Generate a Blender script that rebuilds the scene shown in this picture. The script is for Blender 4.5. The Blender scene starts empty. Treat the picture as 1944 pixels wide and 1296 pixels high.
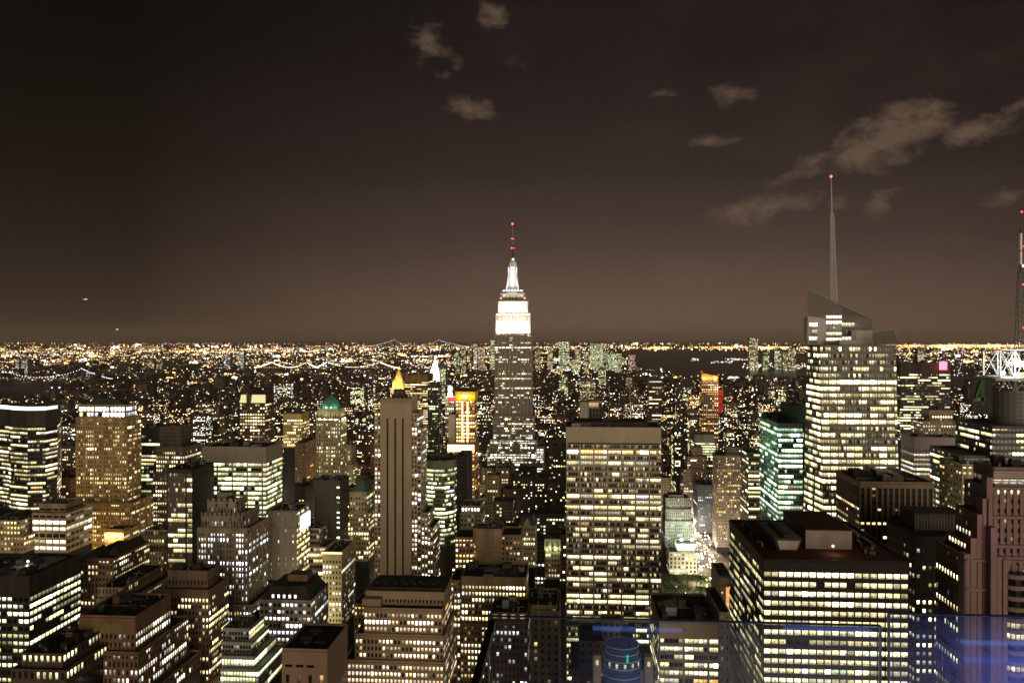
import bpy, math, random
import numpy as np
from mathutils import Vector, noise

R = math.radians
rng = random.Random(11)
SC = bpy.context.scene
COL = SC.collection

# ------------------------------------------------------------------ camera
F_PX, CX, EYE_ROW, EYE_Z = 1540.0, 972.0, 642.0, 260.0      # focal length and eye level in photo pixels, eye height in metres
YAW = math.atan((1085.0 - CX) / F_PX)                       # the avenues run along +Y, the lens points a little east of them
cam_data = bpy.data.cameras.new("camera")
cam = bpy.data.objects.new("camera", cam_data)
COL.objects.link(cam)
cam.location = (0, 0, EYE_Z)
cam.rotation_euler = (R(90) - math.atan(6.0 / F_PX), 0, YAW)
cam_data.sensor_width = 36
cam_data.lens = F_PX / 1944 * 36
cam_data.clip_start = 0.1
cam_data.clip_end = 200000
SC.camera = cam
_s, _c = math.sin(YAW), math.cos(YAW)

def ray(px, py=EYE_ROW):
    a = (px - CX) / F_PX
    return (-_s + _c * a, _c + _s * a, (EYE_ROW - py) / F_PX)

def X(px, Y):
    d = ray(px)
    return d[0] / d[1] * Y

def Z(px, py, Y):
    d = ray(px, py)
    return EYE_Z + d[2] / d[1] * Y

def P(px, py, Y):
    return Vector((X(px, Y), Y, Z(px, py, Y)))

def proj(x, y, z):
    fw = -_s * x + _c * y
    rt = _c * x + _s * y
    return CX + F_PX * rt / fw, EYE_ROW - F_PX * (z - EYE_Z) / fw

# ------------------------------------------------------------------ exposure, sampling
SC.view_settings.view_transform = 'Standard'
SC.view_settings.look = 'None'
SC.view_settings.gamma = 1
SC.view_settings.exposure = 0.0
SC.view_settings.use_curve_mapping = False
SC.render.film_transparent = False
cy = SC.cycles
cy.max_bounces = 5
cy.diffuse_bounces = 2
cy.glossy_bounces = 3
cy.transmission_bounces = 4
cy.transparent_max_bounces = 12
cy.sample_clamp_indirect = 2.0
cy.sample_clamp_direct = 0.0
cy.filter_width = 1.6
cy.use_denoising = True

# ------------------------------------------------------------------ night sky with cloud banks lit by the city
world = bpy.data.worlds.new("World")
SC.world = world
world.use_nodes = True

def build_sky():
    nt = world.node_tree
    nt.nodes.clear()
    L = nt.links
    def N(t, **k):
        n = nt.nodes.new(t)
        for a, b in k.items():
            setattr(n, a, b)
        return n
    def M(op, a, b=None, clamp=False):
        n = N('ShaderNodeMath', operation=op, use_clamp=clamp)
        for i, v in enumerate((a, b)):
            if v is None:
                continue
            if isinstance(v, (int, float)):
                n.inputs[i].default_value = v
            else:
                L.new(v, n.inputs[i])
        return n.outputs[0]
    tc = N('ShaderNodeTexCoord')
    sep = N('ShaderNodeSeparateXYZ')
    L.new(tc.outputs['Generated'], sep.inputs[0])
    dx, dy, dz = sep.outputs
    az = M('ARCTAN2', dx, dy)
    # soft warp so that cloud edges are ragged
    no = N('ShaderNodeTexNoise')
    no.inputs['Scale'].default_value = 14.0
    no.inputs['Detail'].default_value = 6.0
    no.inputs['Roughness'].default_value = 0.62
    mp = N('ShaderNodeMapping')
    mp.inputs['Scale'].default_value = (1.0, 1.0, 1.8)
    L.new(tc.outputs['Generated'], mp.inputs[0])
    L.new(mp.outputs[0], no.inputs['Vector'])
    fb = no.outputs['Fac']
    no2 = N('ShaderNodeTexNoise')
    no2.inputs['Scale'].default_value = 42.0
    no2.inputs['Detail'].default_value = 5.0
    no2.inputs['Roughness'].default_value = 0.72
    L.new(mp.outputs[0], no2.inputs['Vector'])
    # cloud banks: azimuth, height, half widths, tilt, strength
    banks = []
    for (px, py, wx, wy, tilt, st) in CLOUDS:
        d = Vector(ray(px, py)).normalized()
        banks.append((math.atan2(d.x, d.y), d.z, wx / F_PX, wy / F_PX, tilt, st))
    total = None
    for (a0, z0, sa, sz, tilt, st) in banks:
        da = M('SUBTRACT', az, a0)
        ez = M('SUBTRACT', dz, z0)
        c_, s_ = math.cos(tilt), math.sin(tilt)
        u = M('ADD', M('MULTIPLY', da, c_ / sa), M('MULTIPLY', ez, s_ / sa))
        v = M('ADD', M('MULTIPLY', da, -s_ / sz), M('MULTIPLY', ez, c_ / sz))
        r2 = M('SQRT', M('ADD', M('MULTIPLY', u, u), M('MULTIPLY', v, v)))
        m = M('MULTIPLY', M('SUBTRACT', 1.0, r2, True), st)
        total = m if total is None else M('MAXIMUM', total, m)
    f1 = M('MULTIPLY', M('SUBTRACT', fb, 0.5), 2.6)
    f2 = M('MULTIPLY', M('SUBTRACT', no2.outputs['Fac'], 0.5), 1.0)
    cov = M('MULTIPLY', M('SUBTRACT', M('ADD', M('ADD', total, M('MULTIPLY', f1, 0.95)), M('MULTIPLY', f2, 1.7)), 0.36), 1.25, True)
    cov = M('MULTIPLY', cov, M('MULTIPLY', total, 2.2, True))
    # thin veil between the banks, towards the west
    no3 = N('ShaderNodeTexNoise')
    no3.inputs['Scale'].default_value = 5.0
    no3.inputs['Detail'].default_value = 7.0
    no3.inputs['Roughness'].default_value = 0.6
    L.new(mp.outputs[0], no3.inputs['Vector'])
    veil = M('MULTIPLY', M('MULTIPLY', M('SUBTRACT', no3.outputs['Fac'], .48), 1.6, True), M('ADD', M('MULTIPLY', az, 1.2), .45, True))
    cov = M('MAXIMUM', cov, M('MULTIPLY', veil, .42))
    # base glow, brightest at the horizon
    rp = N('ShaderNodeValToRGB')
    cr = rp.color_ramp
    stops = [(0.0, (.028, .019, .014)), (0.198, (.070, .045, .033)), (0.205, (.150, .090, .058)), (0.235, (.116, .072, .051)), (0.29, (.062, .0395, .0315)),
             (0.36, (.0268, .0184, .0164)), (0.45, (.0122, .0085, .0083)), (0.54, (.0055, .0040, .0043)), (0.64, (.0034, .0028, .0035)), (0.85, (.0022, .002, .0026))]
    while len(cr.elements) > 1:
        cr.elements.remove(cr.elements[-1])
    cr.elements[0].position = stops[0][0]
    cr.elements[0].color = (*stops[0][1], 1)
    for p_, c_ in stops[1:]:
        e = cr.elements.new(p_)
        e.color = (*c_, 1)
    wob = M('MULTIPLY', M('SUBTRACT', fb, 0.5), 0.02)
    L.new(M('ADD', M('ADD', M('MULTIPLY', dz, 0.8), 0.2), wob), rp.inputs[0])
    # the glow fades towards the east, away from the bright west side
    a_mid = 0.10
    fall = M('SUBTRACT', az, a_mid)
    fall = M('MULTIPLY', M('MULTIPLY', fall, fall), -2.3)
    east = M('MAXIMUM', M('ADD', 1.08, fall), 0.22)
    mixc = N('ShaderNodeMix', data_type='RGBA', blend_type='MULTIPLY')
    mixc.inputs[0].default_value = 1.0
    L.new(rp.outputs[0], mixc.inputs[6])
    cmb = N('ShaderNodeCombineColor')
    for i in range(3):
        L.new(east, cmb.inputs[i])
    L.new(cmb.outputs[0], mixc.inputs[7])
    mixk = N('ShaderNodeMix', data_type='RGBA')
    L.new(M('MULTIPLY', cov, 0.74), mixk.inputs[0])
    L.new(mixc.outputs[2], mixk.inputs[6])
    mixk.inputs[7].default_value = (.138, .090, .060, 1)
    # faint dusk remainder from the sky model, the sun far below the horizon
    sky = N('ShaderNodeTexSky', sky_type='NISHITA')
    sky.sun_disc = False
    sky.sun_elevation = R(-4)
    sky.sun_rotation = R(260)
    add = N('ShaderNodeMix', data_type='RGBA', blend_type='ADD')
    add.inputs[0].default_value = 0.0012
    L.new(mixk.outputs[2], add.inputs[6])
    L.new(sky.outputs[0], add.inputs[7])
    bg = N('ShaderNodeBackground')
    bg.inputs[1].default_value = 1.0
    L.new(add.outputs[2], bg.inputs[0])
    out = N('ShaderNodeOutputWorld')
    L.new(bg.outputs[0], out.inputs[0])

CLOUDS = [(815, 80, 60, 75, 0.3, .85), (850, 140, 60, 45, -0.3, .7), (890, 208, 85, 36, 0.05, 1.1), (938, 25, 50, 50, 0.0, 1.0), (1700, 262, 150, 72, 0.22, 1.5), (1640, 292, 80, 40, 0.1, 1.3),
          (1840, 250, 110, 34, 0.2, 1.3), (1470, 390, 150, 42, 0.18, 1.25), (1540, 312, 60, 34, 0.5, .9), (1480, 345, 70, 26, 0.2, .7), (1668, 384, 55, 36, 0.5, 1.1), (1385, 175, 75, 36, -0.2, .9),
          (1265, 180, 50, 22, 0.0, .7), (1900, 375, 50, 28, 0.2, .9), (1350, 268, 80, 16, 0.0, .75), (1925, 205, 60, 18, 0.2, .8), (970, 110, 90, 36, 0.1, .55), (1590, 380, 40, 30, .3, .8)]
build_sky()

# glow of the lit district behind the viewpoint, low over the roofs
sun_d = bpy.data.lights.new("city_glow", 'SUN')
sun_d.energy = 1.75
sun_d.angle = R(40)
sun_d.color = (1.0, 0.80, 0.56)
sun = bpy.data.objects.new("city_glow", sun_d)
COL.objects.link(sun)
sun.rotation_euler = Vector((-0.30, 1.0, -0.07)).to_track_quat('-Z', 'Y').to_euler()

# ------------------------------------------------------------------ materials
MATS = {}
def nodes(name):
    m = bpy.data.materials.new(name)
    m.use_nodes = True
    nt = m.node_tree
    return m, nt, nt.nodes["Principled BSDF"]

def masonry(rgb, rough=.85, name="masonry", vary=.45, scale=.07):
    """stone, brick, concrete or paint with soot streaks and blotches"""
    key = ("w", rgb, rough, vary)
    if key in MATS:
        return MATS[key]
    m, nt, b = nodes(name)
    L = nt.links
    g = nt.nodes.new('ShaderNodeNewGeometry')
    mp = nt.nodes.new('ShaderNodeMapping')
    mp.inputs['Scale'].default_value = (1, 1, .25)
    L.new(g.outputs['Position'], mp.inputs[0])
    n1 = nt.nodes.new('ShaderNodeTexNoise')
    n1.inputs['Scale'].default_value = scale * 2.2
    n1.inputs['Detail'].default_value = 8
    n1.inputs['Roughness'].default_value = .65
    L.new(mp.outputs[0], n1.inputs['Vector'])
    r = nt.nodes.new('ShaderNodeValToRGB')
    r.color_ramp.elements[0].position = .3
    r.color_ramp.elements[1].position = .72
    k0, k1 = 1 - vary, 1 + vary * .7
    r.color_ramp.elements[0].color = tuple(c * k0 for c in rgb) + (1,)
    r.color_ramp.elements[1].color = tuple(min(c * k1, .9) for c in rgb) + (1,)
    L.new(n1.outputs['Fac'], r.inputs[0])
    L.new(r.outputs[0], b.inputs['Base Color'])
    b.inputs['Roughness'].default_value = rough
    b.inputs['Specular IOR Level'].default_value = .06
    MATS[key] = m
    return m

def plain(name, rgb, rough=.5, metal=0.0, spec=.5):
    key = ("p", name, rgb, rough, metal)
    if key in MATS:
        return MATS[key]
    m, nt, b = nodes(name)
    n1 = nt.nodes.new('ShaderNodeTexNoise')
    n1.inputs['Scale'].default_value = 1.7
    n1.inputs['Detail'].default_value = 5
    g = nt.nodes.new('ShaderNodeNewGeometry')
    nt.links.new(g.outputs['Position'], n1.inputs['Vector'])
    r = nt.nodes.new('ShaderNodeValToRGB')
    r.color_ramp.elements[0].color = tuple(c * .75 for c in rgb) + (1,)
    r.color_ramp.elements[1].color = tuple(min(1, c * 1.2) for c in rgb) + (1,)
    nt.links.new(n1.outputs['Fac'], r.inputs[0])
    nt.links.new(r.outputs[0], b.inputs['Base Color'])
    b.inputs['Roughness'].default_value = rough
    b.inputs['Metallic'].default_value = metal
    b.inputs['Specular IOR Level'].default_value = spec
    MATS[key] = m
    return m

def facade_pattern(rgb, su=3.2, sz=3.6):
    """masonry with a grid of unlit panes, for buildings whose windows are a pixel or two"""
    key = ("f", rgb)
    if key in MATS:
        return MATS[key]
    m, nt, b = nodes("windowed_masonry")
    L = nt.links
    def M(op, a, v=None, v2=None):
        n = nt.nodes.new('ShaderNodeMath')
        n.operation = op
        for i, q in enumerate((a, v, v2)):
            if q is None: continue
            if isinstance(q, (int, float)): n.inputs[i].default_value = q
            else: L.new(q, n.inputs[i])
        return n.outputs[0]
    g = nt.nodes.new('ShaderNodeNewGeometry')
    sp = nt.nodes.new('ShaderNodeSeparateXYZ')
    L.new(g.outputs['Position'], sp.inputs[0])
    sn = nt.nodes.new('ShaderNodeSeparateXYZ')
    L.new(g.outputs['Normal'], sn.inputs[0])
    u = M('FRACT', M('DIVIDE', M('ADD', sp.outputs[0], sp.outputs[1]), su))
    z = M('FRACT', M('DIVIDE', sp.outputs[2], sz))
    inu = M('COMPARE', u, .5, .27)
    inz = M('COMPARE', z, .5, .25)
    up = M('LESS_THAN', sn.outputs[2], .5)
    mask = M('MULTIPLY', M('MULTIPLY', inu, inz), up)
    n1 = nt.nodes.new('ShaderNodeTexNoise')
    n1.inputs['Scale'].default_value = .06
    n1.inputs['Detail'].default_value = 6
    L.new(g.outputs['Position'], n1.inputs['Vector'])
    r = nt.nodes.new('ShaderNodeValToRGB')
    r.color_ramp.elements[0].position = .3
    r.color_ramp.elements[1].position = .7
    r.color_ramp.elements[0].color = tuple(c * .55 for c in rgb) + (1,)
    r.color_ramp.elements[1].color = tuple(c * 1.25 for c in rgb) + (1,)
    L.new(n1.outputs['Fac'], r.inputs[0])
    mx = nt.nodes.new('ShaderNodeMix')
    mx.data_type = 'RGBA'
    L.new(mask, mx.inputs[0])
    L.new(r.outputs[0], mx.inputs[6])
    mx.inputs[7].default_value = (.012, .012, .014, 1)
    L.new(mx.outputs[2], b.inputs['Base Color'])
    b.inputs['Roughness'].default_value = .8
    b.inputs['Specular IOR Level'].default_value = .05
    MATS[key] = m
    return m

def build_lit():
    """a lit room behind a pane: colour and brightness come with each pane, furniture, blinds and ceiling lamps vary it"""
    m = bpy.data.materials.new("lit_window")
    m.use_nodes = True
    nt = m.node_tree
    nt.nodes.clear()
    L = nt.links
    def M(op, a, v=None, clamp=False):
        n = nt.nodes.new('ShaderNodeMath')
        n.operation = op
        n.use_clamp = clamp
        for i, q in enumerate((a, v)):
            if q is None: continue
            if isinstance(q, (int, float)): n.inputs[i].default_value = q
            else: L.new(q, n.inputs[i])
        return n.outputs[0]
    at = nt.nodes.new('ShaderNodeAttribute')
    at.attribute_name = "glow"
    uv = nt.nodes.new('ShaderNodeUVMap')
    su = nt.nodes.new('ShaderNodeSeparateXYZ')
    L.new(uv.outputs[0], su.inputs[0])
    g = nt.nodes.new('ShaderNodeNewGeometry')
    n1 = nt.nodes.new('ShaderNodeTexNoise')
    n1.inputs['Scale'].default_value = .85
    n1.inputs['Detail'].default_value = 4
    n1.inputs['Roughness'].default_value = .7
    L.new(g.outputs['Position'], n1.inputs['Vector'])
    fur = M('MULTIPLY', M('SUBTRACT', n1.outputs['Fac'], .40), 5.5, True)       # dark furniture, partitions, blinds
    low = M('MULTIPLY', M('SUBTRACT', M('ADD', su.outputs[1], M('MULTIPLY', n1.outputs['Fac'], .7)), .50), 3.0, True)
    top = M('MULTIPLY', M('SUBTRACT', su.outputs[1], .66), 2.4, True)            # ceiling lamps near the head of the pane
    k = M('MULTIPLY', M('ADD', .28, M('MULTIPLY', low, .72)), M('ADD', .42, M('MULTIPLY', fur, .72)))
    k = M('ADD', k, M('MULTIPLY', top, .55))
    e = nt.nodes.new('ShaderNodeEmission')
    L.new(at.outputs['Color'], e.inputs[0])
    L.new(k, e.inputs[1])
    o = nt.nodes.new('ShaderNodeOutputMaterial')
    L.new(e.outputs[0], o.inputs[0])
    m.cycles.emission_sampling = 'NONE'
    return m

def build_lamp():
    m = bpy.data.materials.new("lamp_glow")
    m.use_nodes = True
    nt = m.node_tree
    nt.nodes.clear()
    at = nt.nodes.new('ShaderNodeAttribute')
    at.attribute_name = "glow"
    e = nt.nodes.new('ShaderNodeEmission')
    nt.links.new(at.outputs['Color'], e.inputs[0])
    o = nt.nodes.new('ShaderNodeOutputMaterial')
    nt.links.new(e.outputs[0], o.inputs[0])
    m.cycles.emission_sampling = 'NONE'
    return m

LIT = build_lit()
LAMP = build_lamp()
GLASS = plain("dark_pane", (.016, .017, .019), .2, 0, .10)
BLACKGLASS = plain("black_pane", (.008, .008, .009), .22, 0, .08)
TEAL = plain("green_pane", (.012, .03, .026), .2, 0, .15)
ROOF = masonry((.035, .031, .028), .95, "tar_roof", .5)
GRAVEL = masonry((.09, .08, .07), .95, "gravel_roof", .5)
STEEL = plain("painted_steel", (.16, .16, .15), .5, .3)
DARKSTEEL = plain("dark_steel", (.03, .03, .03), .5, .4)
COPPER = masonry((.10, .30, .24), .7, "green_copper", .3)
WHITEMETAL = plain("white_metal", (.6, .6, .58), .45, .2)

# ------------------------------------------------------------------ mesh collector
class MB:
    def __init__(s):
        s.v, s.f, s.m, s.c, s.mats = [], [], [], [], []
    def mat(s, m):
        if m not in s.mats:
            s.mats.append(m)
        return s.mats.index(m)
    def quad(s, pts, m, c=None):
        n = len(s.v)
        s.v.extend(tuple(p) for p in pts)
        s.f.append(tuple(range(n, n + len(pts))))
        s.m.append(s.mat(m))
        s.c.append(c or (0, 0, 0))
    def hexa(s, b, t, m, c=None, bottom=True):
        """b, t: four points of the lower and the upper ring"""
        n = len(s.v)
        s.v.extend(tuple(p) for p in list(b) + list(t))
        k = len(b)
        fs = [(n + i, n + (i + 1) % k, n + k + (i + 1) % k, n + k + i) for i in range(k)]
        fs.append(tuple(n + k + i for i in range(k)))
        if bottom:
            fs.append(tuple(n + i for i in reversed(range(k))))
        s.f.extend(fs)
        mi = s.mat(m)
        s.m.extend([mi] * len(fs))
        s.c.extend([c or (0, 0, 0)] * len(fs))
    def box(s, x0, x1, y0, y1, z0, z1, m, c=None):
        s.hexa([(x0, y0, z0), (x1, y0, z0), (x1, y1, z0), (x0, y1, z0)], [(x0, y0, z1), (x1, y0, z1), (x1, y1, z1), (x0, y1, z1)], m, c)
    def prism(s, poly, z0, z1, m, top=None, sidem=None):
        n = len(s.v)
        k = len(poly)
        s.v.extend((p[0], p[1], z0) for p in poly)
        s.v.extend((p[0], p[1], z1) for p in poly)
        for i in range(k):
            s.f.append((n + i, n + (i + 1) % k, n + k + (i + 1) % k, n + k + i))
            s.m.append(s.mat(sidem[i] if sidem else m))
            s.c.append((0, 0, 0))
        if top:
            s.f.append(tuple(n + k + i for i in range(k)))
            s.m.append(s.mat(top))
            s.c.append((0, 0, 0))
    def bar(s, a, b, r, m, k=4, r2=None, c=None):
        a, b = Vector(a), Vector(b)
        d = (b - a).normalized()
        h = Vector((0, 0, 1)) if abs(d.z) < .9 else Vector((1, 0, 0))
        u = d.cross(h).normalized()
        w = d.cross(u)
        r2 = r if r2 is None else r2
        ring = lambda o, rr: [o + (u * math.cos(2 * math.pi * (i + .5) / k) + w * math.sin(2 * math.pi * (i + .5) / k)) * rr for i in range(k)]
        s.hexa(ring(a, r), ring(b, r2), m, c)
    def lathe(s, x, y, prof, m, k=16, c=None, cap=True):
        rings = [[(x + r * math.cos(2 * math.pi * i / k), y + r * math.sin(2 * math.pi * i / k), z) for i in range(k)] for r, z in prof]
        for a, b in zip(rings, rings[1:]):
            for i in range(k):
                s.quad([a[i], a[(i + 1) % k], b[(i + 1) % k], b[i]], m, c)
        if cap:
            s.quad(rings[-1], m, c)
    def build(s, name, parent=None, off=(0, 0, 0), uv=False):
        me = bpy.data.meshes.new(name)
        o = off
        me.from_pydata([(p[0] - o[0], p[1] - o[1], p[2] - o[2]) for p in s.v], [], s.f)
        for m in s.mats:
            me.materials.append(m)
        me.polygons.foreach_set("material_index", s.m)
        if LIT in s.mats or LAMP in s.mats:
            at = me.attributes.new("glow", 'FLOAT_COLOR', 'FACE')
            at.data.foreach_set("color", np.array([(c[0], c[1], c[2], 1.0) for c in s.c], dtype=np.float32).ravel())
        if LIT in s.mats:
            ul = me.uv_layers.new(name="UVMap")
            uvs = []
            for f in s.f:
                uvs.extend(((0, 0), (1, 0), (1, 1), (0, 1)) if len(f) == 4 else [(.5, .6)] * len(f))
            ul.data.foreach_set("uv", np.array(uvs, dtype=np.float32).ravel())
        me.update()
        ob = bpy.data.objects.new(name, me)
        COL.objects.link(ob)
        if parent is not None:
            ob.parent = parent
        return ob

def tag(o, label=None, cat=None, group=None, kind=None):
    for k, v in (("label", label), ("category", cat), ("group", group), ("kind", kind)):
        if v:
            o[k] = v
    return o

def thing(name, label, cat, loc, group=None):
    o = bpy.data.objects.new(name, None)
    o.location = loc
    o.empty_display_size = 2
    COL.objects.link(o)
    return tag(o, label, cat, group)

# ------------------------------------------------------------------ facades
PAL = {'warm': (1.0, .74, .33), 'cream': (1.0, .83, .43), 'white': (1.0, .90, .66), 'green': (.95, 1.0, .52), 'teal': (.72, 1.0, .66), 'amber': (1.0, .56, .18), 'cool': (.94, .95, .92), 'pink': (1.0, .72, .46)}

def pane_colour(pal, br):
    b = PAL[pal]
    if rng.random() < .07:
        b = PAL[rng.choice(('amber', 'white', 'cool', 'green', 'white'))]
    k = br * math.exp(rng.gauss(0, .62)) * 1.95
    j = lambda: 1 + rng.uniform(-.05, .05)
    t = rng.uniform(-.10, .16)                # whiter or yellower tubes
    return (b[0] * k * j(), b[1] * k * j() * (1 + t * .35), b[2] * k * j() * (1 + 2.2 * t))

def facade(mb, A0, B0, A1, B1, z0, z1, wall, o, spand=None):
    """bars of wall in front of a dark glass core from the bottom edge A0-B0 to the top edge A1-B1; returns the lit panes as (floor, corners, colour)"""
    A0, B0, A1, B1 = (Vector((p[0], p[1], 0)) for p in (A0, B0, A1, B1))
    n = Vector(((B0 - A0).y, -(B0 - A0).x, 0)).normalized()
    Ln = (B0 - A0).length
    H = z1 - z0
    cap = min(o.get('cap', 0), H * .5)
    ztop = z1 - cap
    nz = max(1, round((ztop - z0) / o['fh']))
    nx = max(1, round(Ln / o['bw']))
    fh, dep = (ztop - z0) / nz, o.get('dep', .35)
    if abs(n.x) > .45:          # flanks are seen at a glancing angle and are flatter
        dep = max(.06, dep * .2)
    def pt(u, z, d):
        t = (z - z0) / H
        a = A0.lerp(A1, t).lerp(B0.lerp(B1, t), u)
        return (a.x + n.x * d, a.y + n.y * d, z)
    def bar(u0, u1, za, zb, d, m):
        mb.hexa([pt(u0, za, d), pt(u1, za, d), pt(u1, za, -.3), pt(u0, za, -.3)], [pt(u0, zb, d), pt(u1, zb, d), pt(u1, zb, -.3), pt(u0, zb, -.3)], m, None, True)
    wf, hf = o.get('wf', .55), o.get('hf', .55)
    mode = o.get('mode', 'grid')
    spand = spand or wall
    e = .004
    if mode == 'grid' or mode == 'pier':
        hw = (1 - wf) / nx / 2
        for i in range(nx + 1):
            big = o.get('major') and i % o['major'] == 0
            w_ = hw * (1.7 if big else 1)
            bar(max(0, i / nx - w_), min(1, i / nx + w_), z0, z1, dep + (.25 if big else 0), wall)
        ds = dep - .012 if mode == 'grid' else dep * .3
        for k in range(nz):
            zb = z0 + fh * k
            bar(e, 1 - e, zb, zb + fh * (1 - hf), ds, spand)
    elif mode == 'strips':
        cuts = [0.0] + [c for ab in o['strips'] for c in ab] + [1.0]
        for i in range(0, len(cuts), 2):
            bar(cuts[i], cuts[i + 1], z0, z1, dep, wall)
        for k in range(nz):
            bar(e, 1 - e, z0 + fh * k, z0 + fh * k + fh * .35, .06, DARKSTEEL)
    else:
        for k in range(nz):
            zb = z0 + fh * k
            bar(0, 1, zb, zb + fh * (1 - hf), dep, spand)
        w_ = min(.14 / Ln, .1 / nx)
        for i in range(nx + 1):
            big = o.get('major') and i % o['major'] == 0
            ww = w_ * (o.get('mw', 4) if big else 1)
            bar(max(0, i / nx - ww), min(1, i / nx + ww), z0, ztop, dep + .02 if big else dep * .4, wall)
    if mode in ('grid', 'pier') and wall not in (DARK, ) and o.get('cornice', True) and H > 12:
        bar(-.004, 1.004, z1 - .75, z1 + .1, dep + (.55 if abs(n.x) < .45 else .2), wall)
        if nz > 8:
            zc_ = z0 + fh * (nz - 3)
            bar(-.002, 1.002, zc_ + .1, zc_ + fh * (1 - hf) * .6, dep + .3, wall)
    if cap > 0:
        bar(-.001, 1.001, ztop, z1 + .05, dep + .035, o.get('capm', wall))
    out = []
    st, p = o.get('stick', .5), o.get('p', .3)
    if mode == 'strips' or p <= 0:
        return out
    pw = wf if mode != 'ribbon' else .985
    hole = o.get('dark')
    for k in range(nz):
        pf = min(.97, p * math.exp(rng.gauss(0, o.get('fvar', .6))))
        if o.get('pv'):
            pf = min(.98, pf * o['pv'](k / nz))
        if rng.random() < o.get('full', .06):
            pf = .93
        zb = z0 + fh * k + fh * (1 - hf)
        zt = z0 + fh * (k + 1)
        lit = rng.random() < pf
        fb = o.get('br', 1.0) * math.exp(rng.gauss(0, .3))
        col = None
        mj = o.get('major')
        dim = o.get('dim', .20)
        for i in range(nx):
            if i == 0 or rng.random() > st or (mj and i % mj == 0 and rng.random() < .6):
                lit = rng.random() < pf
                col = None
            u0, u1 = (i + .5 - pw / 2) / nx, (i + .5 + pw / 2) / nx
            shut = hole and hole(i / nx, k / nz)
            if not lit or shut:
                if shut or rng.random() > dim:
                    continue
                c = pane_colour(o.get('pal', 'cream'), o.get('br', 1.0) * rng.uniform(.08, .30))     # a dim room
                if mode == 'ribbon':
                    w_ = (u1 - u0)
                    u0, u1 = u0 + w_ * rng.uniform(0, .5), u1 - w_ * rng.uniform(0, .3)
            else:
                if col is None:
                    col = pane_colour(o.get('pal', 'cream'), fb)
                q_ = rng.uniform(.78, 1.2)
                c = tuple(v * q_ for v in col)
            out.append((k, [pt(u0, zb, .04), pt(u1, zb, .04), pt(u1, zt, .04), pt(u0, zt, .04)], c))
    return out

def seen_area(pts):
    """how large a pane stands in the photo, in square pixels"""
    q = [proj(p[0], p[1], p[2]) for p in pts]
    return abs(sum(q[i][0] * q[(i + 1) % 4][1] - q[(i + 1) % 4][0] * q[i][1] for i in range(4))) / 2

def add_panes(root, base, panes, ind=True):
    """lit windows: the hundred that show largest as parts, the rest as one part"""
    order = list(range(len(panes)))
    rng.shuffle(order)
    order.sort(key=lambda q: -round(seen_area(panes[q][1]) * min(1.0, max(panes[q][2])), 1))
    for q in order[:100]:
        mb = MB()
        mb.quad(panes[q][1], LIT, panes[q][2])
        mb.build("window", root, base)
    if len(order) > 100:
        mb = MB()
        for q in order[100:]:
            mb.quad(panes[q][1], LIT, panes[q][2])
        tag(mb.build("window", root, base), kind='stuff')

OCC = []      # (Y, left, right, top, bottom) of every building, in photo pixels, for finding what stands in view
FOOT = []     # footprints (x0, x1, y0, y1)

def roof_gear(root, base, x0, x1, y0, y1, z, seed=None, n=4, tank=False, hmax=4.5):
    """lift house, fans and ducts on a roof"""
    mb = MB()
    w, d = x1 - x0, y1 - y0
    for i in range(n):
        bw, bd, bh = rng.uniform(.08, .22) * w, rng.uniform(.1, .28) * d, rng.uniform(1.2, hmax)
        bx, by = rng.uniform(x0 + 1.2, max(x0 + 1.3, x1 - bw - 1.2)), rng.uniform(y0 + 1.2, max(y0 + 1.3, y1 - bd - 1.2))
        mb.box(bx, bx + bw, by, by + bd, z - .05, z + bh, rng.choice((STEEL, ROOF, GRAVEL, DARKSTEEL)))
        if rng.random() < .6:
            mb.box(bx + bw * .1, bx + bw * .9, by + bd * .1, by + bd * .9, z + bh - .05, z + bh + .5, DARKSTEEL)
    for _ in range(5):
        bx, by = rng.uniform(x0 + 1, x1 - 2), rng.uniform(y0 + 1, y1 - 2)
        mb.lathe(bx, by, [(.5, z), (.5, z + rng.uniform(.6, 1.6)), (.3, z + 1.8)], STEEL, 8)
    by = rng.uniform(y0 + 2, y1 - 2)
    mb.bar((x0 + w * .1, by, z + .5), (x0 + w * .9, by, z + .5), .3, STEEL, 6)
    bx = rng.uniform(x0 + 2, x1 - 2)
    mb.bar((bx, y0 + d * .15, z + .45), (bx, y1 - d * .15, z + .45), .25, GRAVEL, 6)
    mb.build("roof_plant", root, base)
    if tank:
        tx, ty = x0 + w * rng.uniform(.25, .75), y0 + d * rng.uniform(.4, .7)
        water_tank(root, base, tx, ty, z, .75)

WOOD = masonry((.09, .06, .04), .9, "tank_wood", .3)
def water_tank(root, base, tx, ty, z, s=1.0):
    mb = MB()
    for sx in (-1, 1):
        for sy in (-1, 1):
            mb.bar((tx + sx * 1.6 * s, ty + sy * 1.6 * s, z), (tx + sx * 1.6 * s, ty + sy * 1.6 * s, z + 3 * s), .15, DARKSTEEL)
    mb.lathe(tx, ty, [(0.1, z + 3 * s), (2.4 * s, z + 3 * s), (2.3 * s, z + 7 * s), (.1, z + 8.8 * s)], WOOD, 14)
    mb.build("water_tank", root, base)

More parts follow.
